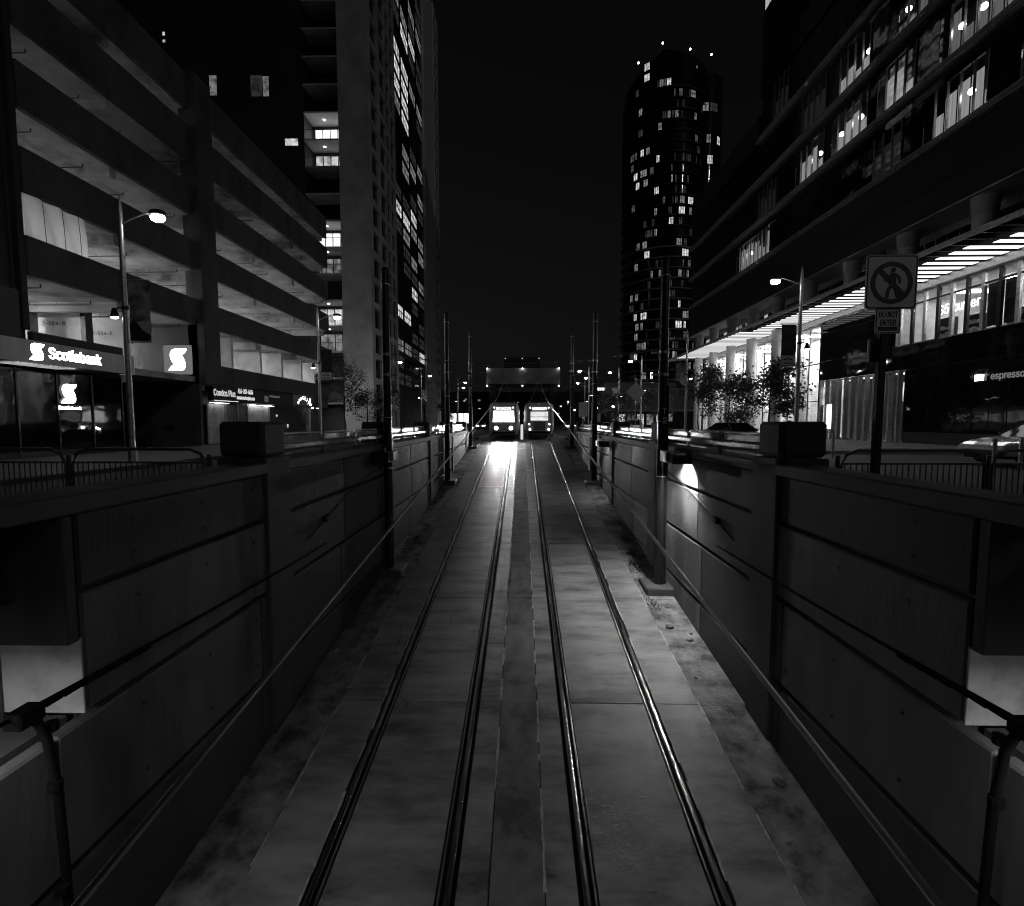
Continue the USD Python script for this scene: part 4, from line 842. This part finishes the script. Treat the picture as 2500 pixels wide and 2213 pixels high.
ban_a = mat("banner_print", 0.35, 0.6, var=0.9, scale=1.7, dark=0.01, stretch=(1, 1, 1.2)); ban_w = mat("banner_white", 0.7, 0.6); ban_d = mat("banner_dark", 0.03, 0.6, var=0.5, scale=3)
def banner(label, x, y, side, style):
    a, b = x + side * 0.14, x + side * 0.84
    t = thing("banner", label, "banner", (x + side * 0.5, y, 4.1))
    lo, hi = 4.1, 6.02
    yy = [y + 0.02 * math.sin(4 * k) for k in range(9)]; zs = np.linspace(lo, hi, 9)
    v = [(xx, yy[k] + (0.01 if xx == a else -0.01), zs[k]) for k in range(9) for xx in (a, b)]; f = []
    for k in range(8):
        for w in ([2 * k, 2 * k + 1, 2 * k + 3], [2 * k, 2 * k + 3, 2 * k + 2]): f.append(w)
    part(t, "cloth", MB().add(v, f), ban_a if style else ban_d, smooth=True)
    part(t, "lower_panel", MB().box(a + 0.02 * side, b - 0.02 * side, y - 0.045, y - 0.035, lo + 0.04, lo + (0.62 if style else 0.5)), ban_w if not style else ban_d)
    if style:
        part(t, "swoosh", MB().extrude(Polygon([(min(a, b) + 0.25, lo + 0.62), (max(a, b), lo + 0.66), (max(a, b), lo + 0.2), (max(a, b) - 0.25, lo + 0.36)]), 0.004, facing_back(0, y - 0.05, 0)), ban_w)
    else:
        part(t, "print", MB().extrude(LineString([(min(a, b) + 0.12, lo + 0.30), (min(a, b) + 0.3, lo + 0.36), (max(a, b) - 0.2, lo + 0.3)]).buffer(0.025), 0.004, facing_back(0, y - 0.052, 0)).box(min(a, b) + 0.1, max(a, b) - 0.1, y - 0.055, y - 0.05, lo + 0.12, lo + 0.16), black_print)
for i, (x, y, s, st, lab) in enumerate([(-12.85, 15.3, 1, 1, "busy printed banner with a white swoosh on the nearest left street lamp"), (-12.8, 29.8, 1, 0, "dark banner with a white lower panel on the second left street lamp"), (-14.6, 52.0, 1, 0, "small banner on the third left street lamp before the gridded tower"),
        (-14.4, 67.6, 1, 1, "printed banner on the fourth left street lamp"), (13.05, 22.7, -1, 0, "dark banner with a white lower panel on the nearest right street lamp"), (13.0, 37.8, -1, 1, "printed banner on the second right street lamp beside the black pole"), (13.0, 52.0, -1, 0, "banner on the third right street lamp behind the diamond sign"), (12.9, 63.5, -1, 1, "printed banner on the fourth right street lamp before the far low building")]):
    banner(lab, x, y, s, st)
# ---------------------------------------------------------------- signs
t = thing("traffic_sign", "square white no-walking sign with a DO NOT ENTER plate on a dark post", "sign", (4.68, 6.1, 0))
sx, sy, sz = 4.58, 6.0, 3.21
def rplate(w, h, r, cx, cz): return sbox(cx - w / 2, cz - h / 2, cx + w / 2, cz + h / 2).buffer(-r).buffer(r)
fb_ = lambda y: facing_back(0, y, 0)
part(t, "post", MB().cbox(4.52, 4.61, 6.06, 6.14, -0.03, 3.62, 0.01), dark_metal)
part(t, "plate", MB().extrude(rplate(0.62, 0.65, 0.04, sx, sz), 0.012, fb_(sy + 0.02)), sign_white)
part(t, "border", MB().extrude(rplate(0.605, 0.635, 0.035, sx, sz).difference(rplate(0.575, 0.605, 0.03, sx, sz)), 0.003, fb_(sy + 0.008)), black_print)
disc = Point(sx, sz - 0.01); ringp = disc.buffer(0.255, 48).difference(disc.buffer(0.198, 48)); slash = LineString([(sx - 0.165, sz + 0.155), (sx + 0.165, sz - 0.175)]).buffer(0.032, cap_style=2)
part(t, "symbol", MB().extrude(ringp.union(slash), 0.003, fb_(sy + 0.008)), black_print)
fig = Point(sx + 0.015, sz + 0.145).buffer(0.028).union(Polygon([(sx - 0.02, sz + 0.11), (sx + 0.045, sz + 0.11), (sx + 0.05, sz - 0.02), (sx + 0.06, sz - 0.05), (sx - 0.025, sz - 0.05), (sx - 0.03, sz + 0.0)]))
for pts, r in (([(0.035, 0.095), (0.085, 0.055), (0.095, -0.005)], 0.014), ([(-0.01, 0.09), (-0.06, 0.03), (-0.075, 0.02)], 0.014), ([(-0.005, -0.05), (-0.04, -0.10), (-0.05, -0.175)], 0.018), ([(0.035, -0.05), (0.06, -0.11), (0.075, -0.17), (0.10, -0.172)], 0.018)):
    fig = fig.union(LineString([(sx + a, sz + b) for a, b in pts]).buffer(r))
part(t, "walker", MB().extrude(fig, 0.003, fb_(sy + 0.0045)), black_print)
tx, tz = 4.56, 2.74
part(t, "plate", MB().extrude(rplate(0.30, 0.305, 0.025, tx, tz), 0.012, fb_(sy + 0.02)), sign_white, "small DO NOT ENTER plate")
part(t, "border", MB().extrude(rplate(0.292, 0.297, 0.02, tx, tz).difference(rplate(0.272, 0.277, 0.018, tx, tz)), 0.003, fb_(sy + 0.008)), black_print)
for s_, zz, hh, wd in (("DO NOT", 0.055, 0.07, 0.235), ("ENTER", -0.045, 0.07, 0.195)):
    tm = text_mesh(s_, hh, 0.003, True); M_ = facing_back(tx - wd / 2, sy + 0.008, tz + zz - 0.01); M_[:3, 0] *= wd / tm.bounds[1][0]; tm.apply_transform(M_); part(t, "letters", MB().mesh(tm), black_print)
part(t, "strip", MB().extrude(rplate(0.235, 0.05, 0.008, tx, tz - 0.095), 0.003, fb_(sy + 0.008)), black_print)
for z in (sz + 0.29, sz - 0.29, tz - 0.125): part(t, "bolt", MB().cyl((sx - 0.005, sy, z), (sx - 0.005, sy + 0.02, z), 0.009, n=8), galv)
part(t, "rear_plate", MB().extrude(rplate(0.235, 0.30, 0.03, 4.555, 2.40), 0.01, fb_(6.165)), galv)
t = thing("diamond_sign", "plain white diamond sign on a thin post beside the second right pole", "sign", (6.25, 26.0, 0))
part(t, "post", MB().cyl((6.25, 26.06, 0), (6.25, 26.06, 3.9), 0.032, n=10), galv); part(t, "plate", MB().extrude(Polygon([(6.25, 3.66), (6.78, 3.13), (6.25, 2.60), (5.72, 3.13)]).buffer(-0.04).buffer(0.04), 0.012, fb_(26.02)), white_paint)
part(t, "small_plate", MB().extrude(sbox(6.27, 2.5, 6.5, 2.86), 0.01, fb_(26.05)), white_paint)
t = thing("diamond_sign", "small patterned diamond sign far on the left pavement below the towers", "sign", (-15.4, 78, 0))
part(t, "post", MB().cyl((-15.4, 78.06, 0.1), (-15.4, 78.06, 3.6), 0.03, n=8), galv); part(t, "plate", MB().extrude(Polygon([(-15.4, 3.75), (-14.85, 3.2), (-15.4, 2.65), (-15.95, 3.2)]), 0.012, fb_(78.02)), mat("worksign", 0.4, 0.5, var=0.5, scale=9))
t = thing("delineator", "white plastic delineator tube with painted-in headlight glow standing on the median between the tram tracks", "bollard", (0.02, 37.6, zf(37.6)))
zd = zf(37.6)
part(t, "tube", MB().cyl((0.02, 37.6, zd + 0.2), (0.02, 37.6, zd + 1.3), 0.10, 0.10, 16).cyl((0.02, 37.6, zd + 1.3), (0.02, 37.6, zd + 1.42), 0.10, 0.06, 16), emit("delineator_painted_light", 0.9), smooth=40); part(t, "stem", MB().cyl((0.02, 37.6, zd), (0.02, 37.6, zd + 0.2), 0.035), rubber)  # tube's emission stands in for headlight falling on white plastic
for nm, x, z, w, h in (("white notice board on the second right pole seen behind it", 3.05, 1.95, 0.62, 0.95), ("pale control cabinet plate beside the second right pole", 3.2, 0.1, 0.42, 1.25)):
    pass
t = thing("notice_board", "pale rectangular notice board on posts left of the second right pole", "sign", (4.1, 31, 0)); part(t, "plate", MB().box(3.75, 4.3, 31, 31.02, 1.85, 2.75), white_paint); part(t, "post", MB().cyl((4.02, 31.05, 0), (4.02, 31.05, 2.7), 0.03, n=8), galv)
t = thing("control_cabinet", "pale grey upright control cabinet at the top of the right ramp wall", "cabinet", (4.6, 29, 0)); part(t, "body", MB().cbox(4.42, 4.82, 28.9, 29.25, 0.85, 2.0, 0.02), light_metal); part(t, "door", MB().box(4.47, 4.77, 28.885, 28.899, 0.95, 1.9), white_paint)
for i, (x, y) in enumerate(((15.6, 15.0), (14.2, 14.4), (13.2, 20.2), (15.5, 21.0))):
    t = thing("bollard", ["steel bollard nearest the silver car's nose", "steel bollard left of the one at the car's nose", "steel bollard far left of the silver car", "steel bollard behind the silver car's bonnet"][i], "bollard", (x, y, 0)); part(t, "tube", MB().cyl((x, y, 0), (x, y, 0.95), 0.055, n=14), galv, smooth=40); part(t, "cap", MB().cyl((x, y, 0.95), (x, y, 1.0), 0.06, 0.02, 14), galv)
# ---------------------------------------------------------------- trees
def tree(label, x, y, h, r, z0, seed, n=1500, airy=False, group=None, ls=0.11):
    rg = np.random.default_rng(seed); t = thing("street_tree", label, "tree", (x, y, 0.12), group=group)
    tr = MB().tube([(x, y, 0.1), (x + 0.04, y, z0 * 0.6), (x - 0.03, y + 0.03, z0), (x + 0.03, y, h * 0.75)], [0.085, 0.07, 0.06, 0.025], 8)
    part(t, "trunk", tr, bark, smooth=60)
    tips = []
    for k in range(17 if not airy else 30):
        a, zz = rg.uniform(0, 2 * math.pi), rg.uniform(z0, h * 0.8); rr = r * (0.55 + 0.5 * rg.random()) * math.sin(math.pi * min(max((zz - z0) / (h - z0) * 0.75 + 0.22, 0), 1)) ** 0.7
        e = np.array([x + rr * math.cos(a), y + rr * math.sin(a), zz + rr * rg.uniform(0.2, 0.75) * (1.9 if airy else 1)])
        b = np.array([x, y, zz]); m = (b + e) / 2 + [0, 0, -0.12 * rr]
        part(t, "limb", MB().tube([b, m, e], [0.026, 0.018, 0.006], 5), bark)
        for q_ in range(3): tips.append((m + (e - m) * (0.3 + 0.4 * q_), 0.30 + 0.18 * rg.random()))
        if airy:
            for q_ in range(4):
                d = rg.normal(size=3) * 0.3; d[2] = abs(d[2]) + 0.5; part(t, "twig", MB().tube([e, e + d * 0.6, e + d * 1.3], [0.006, 0.004, 0.002], 4), bark)
    P_, N_ = [], []
    per = max(n // len(tips), 4)
    for c, s in tips:
        P_.append(c + rg.normal(size=(per, 3)) * s * r * np.array([0.42, 0.42, 0.34])); 
    P_ = np.vstack(P_); k = len(P_)
    u = rg.normal(size=(k, 3)); u /= np.linalg.norm(u, axis=1, keepdims=True); w = np.cross(u, rg.normal(size=(k, 3))); w /= np.linalg.norm(w, axis=1, keepdims=True)
    s = (ls * rg.uniform(0.6, 1.3, k))[:, None]
    v = np.stack([P_ - u * s, P_ + w * s * 0.5, P_ + u * s, P_ - w * s * 0.5], 1).reshape(-1, 3); i = np.arange(k)[:, None] * 4
    part(t, "crown", MB().add(v, np.vstack([i + [0, 1, 2], i + [0, 2, 3]])), LOOK["leaf"], kind="stuff")
TG = "street trees"
tree("leafy street tree before the glowing lobby, right of its neighbours under the banner lamp", 16.6, 32.0, 6.3, 2.1, 1.6, 11, 4200, group=TG)
tree("low broad street tree before the glowing lobby, middle of three", 16.6, 38.2, 5.4, 2.2, 1.4, 12, 4200, group=TG)
tree("slim street tree before the glowing lobby, left of three beside the black pole", 16.6, 44.8, 7.2, 2.0, 1.5, 13, 4000, group=TG)
tree("street tree left of the nearest black pole on the right, half hidden behind it", 15.4, 54.0, 6.2, 1.9, 1.6, 14, 2000, group=TG)
tree("lamp-lit street tree beside the third right street lamp before the far low building", 11.3, 58.0, 5.6, 1.9, 1.2, 15, 2200, group=TG)
tree("street tree behind the white diamond sign", 13.9, 60.0, 5.8, 1.8, 1.6, 16, 1800, group=TG)
tree("thin twiggy street tree beside the second left street lamp", -13.4, 35.5, 6.4, 1.5, 2.0, 17, 1500, True, TG, 0.09)
tree("street tree left of the nearest black pole on the left, behind the twiggy one", -13.8, 42.0, 4.6, 1.5, 1.6, 18, 1300, False, TG, 0.09)
tree("street tree right of the nearest black pole on the left, below the gridded tower", -13.4, 46.5, 5.6, 1.6, 1.7, 19, 1400, False, TG, 0.09)
tree("small far street tree before the bright corner shop on the left", -14.2, 88.0, 6.0, 2.2, 1.8, 20, 1200, False, TG, 0.16)
# ---------------------------------------------------------------- cars
def car_parts(t, paint, suv=False, lights=None, tails=None):
    top = 1.75 if suv else 1.44; bz = 1.08 if suv else 0.98
    prof = Polygon([(-2.15, 0.32), (-2.24, 0.45), (-2.22, 0.64), (-2.05, 0.76), (-1.5, 0.88), (-0.9, bz), (1.95, bz + 0.03), (2.2, bz - 0.06), (2.27, 0.6), (2.2, 0.32)])
    for wx in (-1.32, 1.32): prof = prof.difference(Point(wx, 0.33).buffer(0.38, 20))
    b = MB()
    My = lambda y: frame((0, y, 0), (1, 0, 0), (0, 0, 1))
    for hw, bf in ((0.80, 0.0), (0.84, -0.02), (0.865, -0.05)): b.extrude(prof.buffer(bf), 2 * hw, My(hw))
    part(t, "body", b, paint, smooth=25)
    x0, x1, x2, x3 = (-0.95, -0.2, 1.0, 1.85) if not suv else (-1.0, -0.35, 1.9, 2.18)
    gh = MB().hexa([(x0, -0.76, bz - 0.01), (x3, -0.76, bz - 0.01), (x3, 0.76, bz - 0.01), (x0, 0.76, bz - 0.01), (x1, -0.60, top - 0.03), (x2, -0.60, top - 0.03), (x2, 0.60, top - 0.03), (x1, 0.60, top - 0.03)])
    part(t, "windows", gh, glass_off)
    part(t, "roof", MB().cbox(x1 - 0.03, x2 + 0.03, -0.62, 0.62, top - 0.05, top, 0.025), paint)
    pl = MB()
    for s in (-1, 1):
        for a, c in ((x0, x1), (x3, x2), (0.35, 0.38)): pl.tube([(a, s * 0.77, bz), (c, s * 0.61, top - 0.03)], 0.032, 6)
    part(t, "pillars", pl, paint)
    for wx in (-1.32, 1.32):
        for s in (-1, 1):
            w = part(t, "wheel", MB().cyl((wx, s * 0.64, 0.33), (wx, s * 0.86, 0.33), 0.33, n=24), rubber, smooth=40)
            rim = MB().cyl((wx, s * 0.855, 0.33), (wx, s * 0.865, 0.33), 0.06, n=10)
            for q_ in range(7):
                a = q_ * 2 * math.pi / 7; ca, sa = math.cos(a), math.sin(a)
                rim.tube([(wx + 0.05 * ca, s * 0.872, 0.33 + 0.05 * sa), (wx + 0.215 * ca, s * 0.872, 0.33 + 0.215 * sa)], 0.022, 5)
            rim.tube([(wx + 0.215 * math.cos(k * math.pi / 10), s * 0.868, 0.33 + 0.215 * math.sin(k * math.pi / 10)) for k in range(21)], 0.015, 5)
            part(w, "rim", rim, light_metal)
    for s in (-1, 1):
        part(t, "headlight", MB().hexa([(-2.2, s * 0.52 - 0.2, 0.60), (-1.72, s * 0.66 - 0.2, 0.66), (-1.72, s * 0.66 + 0.2, 0.66), (-2.2, s * 0.52 + 0.2, 0.60), (-2.12, s * 0.52 - 0.2, 0.75), (-1.7, s * 0.66 - 0.2, 0.83), (-1.7, s * 0.66 + 0.2, 0.83), (-2.12, s * 0.52 + 0.2, 0.75)]), lights or light_metal)
        part(t, "tail_light", MB().cbox(2.12, 2.285, s * 0.62 - 0.14, s * 0.62 + 0.14, 0.72, 0.92, 0.02), tails or mat("tail_lens", 0.12, 0.2))
        part(t, "mirror", MB().cbox(-0.72, -0.55, s * 0.84 - 0.06, s * 0.92, bz, bz + 0.13, 0.02), paint)
        part(t, "door_line", MB().box(-0.80, -0.785, s * 0.866 - 0.002, s * 0.868, 0.4, bz - 0.02).box(0.34, 0.355, s * 0.866 - 0.002, s * 0.868, 0.4, bz - 0.02), rubber); part(t, "door_handle", MB().cbox(0.1, 0.28, s * 0.866 - 0.01, s * 0.89, 0.80, 0.84, 0.008), paint)
    part(t, "bumper", MB().cbox(-2.27, -2.1, -0.78, 0.78, 0.34, 0.52, 0.03), mat("car_trim", 0.05, 0.5)); part(t, "bumper", MB().cbox(2.15, 2.31, -0.78, 0.78, 0.34, 0.56, 0.03), paint); part(t, "licence_plate", MB().box(2.312, 2.318, -0.24, 0.24, 0.62, 0.74), white_paint)
    part(t, "underbody", MB().box(-2.1, 2.1, -0.7, 0.7, 0.22, 0.34), rubber)
silver = usdkit.material(stage, "/World/Looks/silver_paint", {"p": ("principled_bsdf", {"base_color": g3(0.45), "metallic": 0.7, "roughness": 0.28, "coat_weight": 0.6, "coat_roughness": 0.04})}, [], surface="p.BSDF")
t = thing("silver_car", "silver hatchback seen from the side at the right edge, nose pointing left", "car", (18.45, 17.0, 0.0), 0, shift=False); car_parts(t, silver, False, emit("headlight_low", 1.2))
t = thing("white_suv", "white off-road car parked with its back to the camera behind the diamond sign", "car", (15.0, 64.0, 0.0), -90, shift=False); car_parts(t, white_paint, True)
hl = emit("headlight_glow", 60.0)
oc = thing("oncoming_car", "car with blazing headlights on the right road beyond the second pole", "car", (10.7, 62.0, 0), 90, "cars with headlights on", shift=False); car_parts(oc, silver, False, hl)
for x, y, lab in ((8.4, 84.0, "car with headlights on, far along the right road beside the tram"), (13.2, 96.0, "car with headlights on, farthest along the right road"), (-7.6, 88.0, "car with headlights on, far along the left road")): dup(oc, "oncoming_car", lab, "car", (x, y, 0), 90, "cars with headlights on")
t = thing("dark_car", "low dark car parked before the lobby trees, behind the nearest right pillar", "car", (12.8, 28.5, 0), 100, shift=False); car_parts(t, mat("dark_paint", 0.04, 0.2), False)
# ---------------------------------------------------------------- trams at the top of the ramp
def hood(x, z):  # tube added around each tram headlight to narrow its beam
    q = MB(); n = 24
    for i in range(n):
        a, b = 2 * math.pi * i / n, 2 * math.pi * (i + 1) / n
        P_ = lambda r, t_, y: (x + r * math.cos(t_), y, z + r * math.sin(t_))
        q.quad(P_(0.13, a, -0.30), P_(0.13, b, -0.30), P_(0.13, b, 0.0), P_(0.13, a, 0.0)); q.quad(P_(0.15, a, -0.30), P_(0.15, a, 0.0), P_(0.15, b, 0.0), P_(0.15, b, -0.30)); q.quad(P_(0.13, a, -0.30), P_(0.15, a, -0.30), P_(0.15, b, -0.30), P_(0.13, b, -0.30))
    return q
def tram(label, loc, front):
    t = thing("tram", label, "tram", loc, 0, shift=False)
    k = np.arange(36) * 2 * math.pi / 36
    def sec(y, hw, z0, z1):
        c, s = np.cos(k), np.sin(k); e = 0.30
        return np.c_[hw * np.sign(c) * np.abs(c) ** e, np.full(36, y), (z0 + z1) / 2 + (z1 - z0) / 2 * np.sign(s) * np.abs(s) ** e]
    S = [sec(0, 0.98, 0.62, 2.86), sec(0.10, 1.10, 0.50, 3.0), sec(0.35, 1.20, 0.42, 3.1), sec(0.9, 1.27, 0.38, 3.16), sec(14.1, 1.27, 0.38, 3.16), sec(14.7, 1.2, 0.42, 3.1), sec(15.0, 1.02, 0.6, 2.9)]
    v = np.vstack(S + [[[0, 0, 1.7], [0, 15.0, 1.7]]]); f = []; n = len(S)
    for i in range(n - 1):
        for j in range(36): a, b = i * 36 + j, i * 36 + (j + 1) % 36; f += [[a, b, b + 36], [a, b + 36, a + 36]]
    for j in range(36): f += [[n * 36, (j + 1) % 36, j], [n * 36 + 1, (n - 1) * 36 + j, (n - 1) * 36 + (j + 1) % 36]]
    part(t, "body", MB().add(v, f), mat("tram_paint", 0.5, 0.3, var=0.08, scale=2), smooth=40)
    glow = emit("tram_windscreen_front", 6.0, 0.3, 2.0) if front else emit("tram_windscreen_rear", 1.4, 0.4, 2.0)
    if not front:
        part(t, "rear_window", MB().cbox(-0.74, 0.74, -0.03, 0.02, 1.62, 2.36, 0.012), glow); part(t, "rear_door_panel", MB().cbox(-0.5, 0.5, -0.02, 0.02, 0.8, 1.5, 0.008), mat("tram_panel", 0.2, 0.4)); part(t, "rear_bar", MB().box(-0.74, 0.74, -0.05, -0.031, 1.9, 1.94), dark_metal)
    for s in (-1, 1):
        ws = None if not front else part(t, "windscreen", MB().hexa([(min(s * 0.04, s * 0.90), -0.03, 1.50), (max(s * 0.04, s * 0.90), -0.03, 1.50), (max(s * 0.04, s * 0.90), 0.0, 1.50), (min(s * 0.04, s * 0.90), 0.0, 1.50), (min(s * 0.04, s * 0.84), -0.03, 2.42), (max(s * 0.04, s * 0.84), -0.03, 2.42), (max(s * 0.04, s * 0.84), 0.0, 2.42), (min(s * 0.04, s * 0.84), 0.0, 2.42)]), glow)
        if ws: part(ws, "wiper", MB().tube([(s * 0.5, -0.045, 1.48), (s * 0.32, -0.045, 2.1)], 0.012, 5), rubber)
        if not front: part(t, "stop_lamp", MB().cyl((s * 0.86, -0.02, 1.30), (s * 0.86, 0.03, 1.30), 0.07, n=14), emit("tram_tail_glow", 8.0))
        for q_ in range(11):
            part(t, "side_window", MB().box(s * 1.268, s * 1.278, 1.05 + q_ * 1.18, 2.1 + q_ * 1.18, 1.55, 2.5), emit("tram_side_glow", 1.3, 0.4, 1.5))
        hl_ = part(t, "headlight" if front else "tail_light", MB().cyl((s * (0.60 if front else 0.80), -0.05, 0.98 if front else 0.86), (s * (0.60 if front else 0.80), -0.02, 0.98 if front else 0.86), 0.115 if front else 0.08, n=20), emit("tram_headlight_glow", 5200.0) if front else emit("tram_tail_glow", 8.0))
        if front: part(hl_, "added_beam_hood", hood(s * 0.60, 0.98), dark_metal)
        part(t, "marker_light", MB().cyl((s * 0.78, -0.02, 2.70), (s * 0.78, 0.05, 2.70), 0.05, n=12), emit("tram_marker_glow", 12.0 if front else 5.0))
        part(t, "skirt", MB().box(s * 1.20, s * 1.24, 1.2, 13.8, 0.2, 0.42), dark_metal); part(t, "mirror", MB().cbox(s * 1.30, s * 1.46, 0.15, 0.22, 1.7, 2.15, 0.02), dark_metal)
        for y in (2.6, 4.4, 10.6, 12.4): part(t, "wheel", MB().cyl((s * 0.72, y, 0.33), (s * 0.80, y, 0.33), 0.33, n=20), dark_metal)
    part(t, "destination_sign", MB().box(-0.62, 0.62, -0.035, -0.001, 2.50, 2.74), emit("destination_glow", 2.0 if front else 0.5, 0.7, 9.0)); part(t, "bumper", MB().cbox(-0.95, 0.95, -0.14, 0.1, 0.52, 0.72, 0.03), dark_metal)
    part(t, "roof_unit", MB().cbox(-0.6, 0.6, 4.5, 8.5, 3.14, 3.40, 0.06), dark_metal); part(t, "trolley_pole", MB().tube([(0, 9.2, 3.2), (0, 9.3, 3.4), (0, 12.6 if front else 12.6, 5.0)], 0.022, 6), dark_metal)
    part(t, "coupler", MB().cbox(-0.12, 0.12, -0.35, -0.05, 0.42, 0.56, 0.02), dark_metal)
tram("tram coming over the top of the ramp on the left track with blazing headlights", (-1.5, 39.3, -0.03), True)
tram("tram leaving on the right track, its lit back to the camera", (1.5, 40.2, -0.02), False)

# ---------------------------------------------------------------- rubble and weeds in the gutters
rb = np.random.default_rng(21)
for k in range(26):
    s = 1 if k % 4 else -1; y = rb.uniform(5.2, 17); x = s * rb.uniform(3.25, 3.78); r = rb.uniform(0.025, 0.085)
    m = trimesh.creation.icosphere(2, r); v = np.array(m.vertices); v *= (0.7 + 0.7 * fbm(v / r * 1.3 + k * 7.1, 3, 2))[:, None]; v[:, 2] *= 0.65
    single("rubble", MB().add(v + [x, y, zf(y) - 0.02 + r * 0.3], m.faces), gutter_con, "rough lump of broken concrete lying in the gutter of the tram ramp", "rubble", "rubble in the ramp gutters")
for k, (x, y) in enumerate(((3.5, 14.4), (3.3, 13.5), (3.65, 17.2), (3.2, 11.2), (3.55, 20.5), (-3.5, 15.6))):
    t = thing("weed", ["low weeds by the footing of the nearest right pole", "low weeds just before the footing of the nearest right pole", "low weeds in the right gutter beyond the nearest pole", "low weeds in the right gutter, nearest the camera", "low weeds far up the right gutter", "low weeds in the left gutter beyond the nearest left pole"][k], "weeds", (x, y, zf(y)))
    q = MB()
    for j in range(70):
        a, r = rb.uniform(0, 6.28), rb.uniform(0, 0.30); bx, by = x + r * math.cos(a) * 0.6, y + r * math.sin(a) * 1.4; h, w = rb.uniform(0.03, 0.12), 0.008; d = rb.normal(size=2) * 0.05
        q.add([(bx - w, by, zf(by) - 0.03), (bx + w, by, zf(by) - 0.03), (bx + d[0], by + d[1], zf(by) + h)], [[0, 1, 2]])
    part(t, "blades", q, LOOK["leaf"], kind="stuff")

# ---------------------------------------------------------------- small lamps and a signal beyond the ramp
def globe_lamp(label, x, y, h):
    t = thing("globe_lamp", label, "lamp", (x, y, 0.12), 0, "globe lamps along the far right pavement", shift=False)
    part(t, "post", MB().cyl((0, 0, 0), (0, 0, h), 0.05, 0.035, 10), dark_metal, smooth=40); part(t, "globe", MB().sphere((0, 0, h + 0.18), 0.2, 2), emit("globe_lamp_glow", 22.0), smooth=True); return t
gl0 = globe_lamp("globe lamp on the far right pavement, nearest the white off-road car", 13.4, 70.0, 3.4)
for x, y, w in ((11.9, 76.0, "second of its row"), (13.2, 86.0, "third of its row"), (12.4, 98.0, "fourth of its row"), (14.0, 106.0, "last of its row")): dup(gl0, "globe_lamp", "globe lamp on the far right pavement, " + w, "lamp", (x, y, 0.12), 0, "globe lamps along the far right pavement")
for x, y, lab in ((6.2, 56.0, "dark traffic signal with a lit lens at the right roadside beyond the ramp"), (-6.4, 60.0, "dark traffic signal with a lit lens at the left roadside beyond the ramp")):
    t = thing("traffic_signal", lab, "traffic light", (x, y, 0)); part(t, "post", MB().cyl((x, y, 0), (x, y, 3.6), 0.06, n=10), dark_metal, smooth=40); part(t, "housing", MB().cbox(x - 0.17, x + 0.17, y - 0.32, y - 0.1, 2.7, 3.65, 0.03), black_paint)
    for j in range(3): part(t, "lens", MB().cyl((x, y - 0.34, 2.86 + 0.3 * j), (x, y - 0.32, 2.86 + 0.3 * j), 0.1, n=14), emit("signal_glow", 12.0) if j == 0 else black_paint)
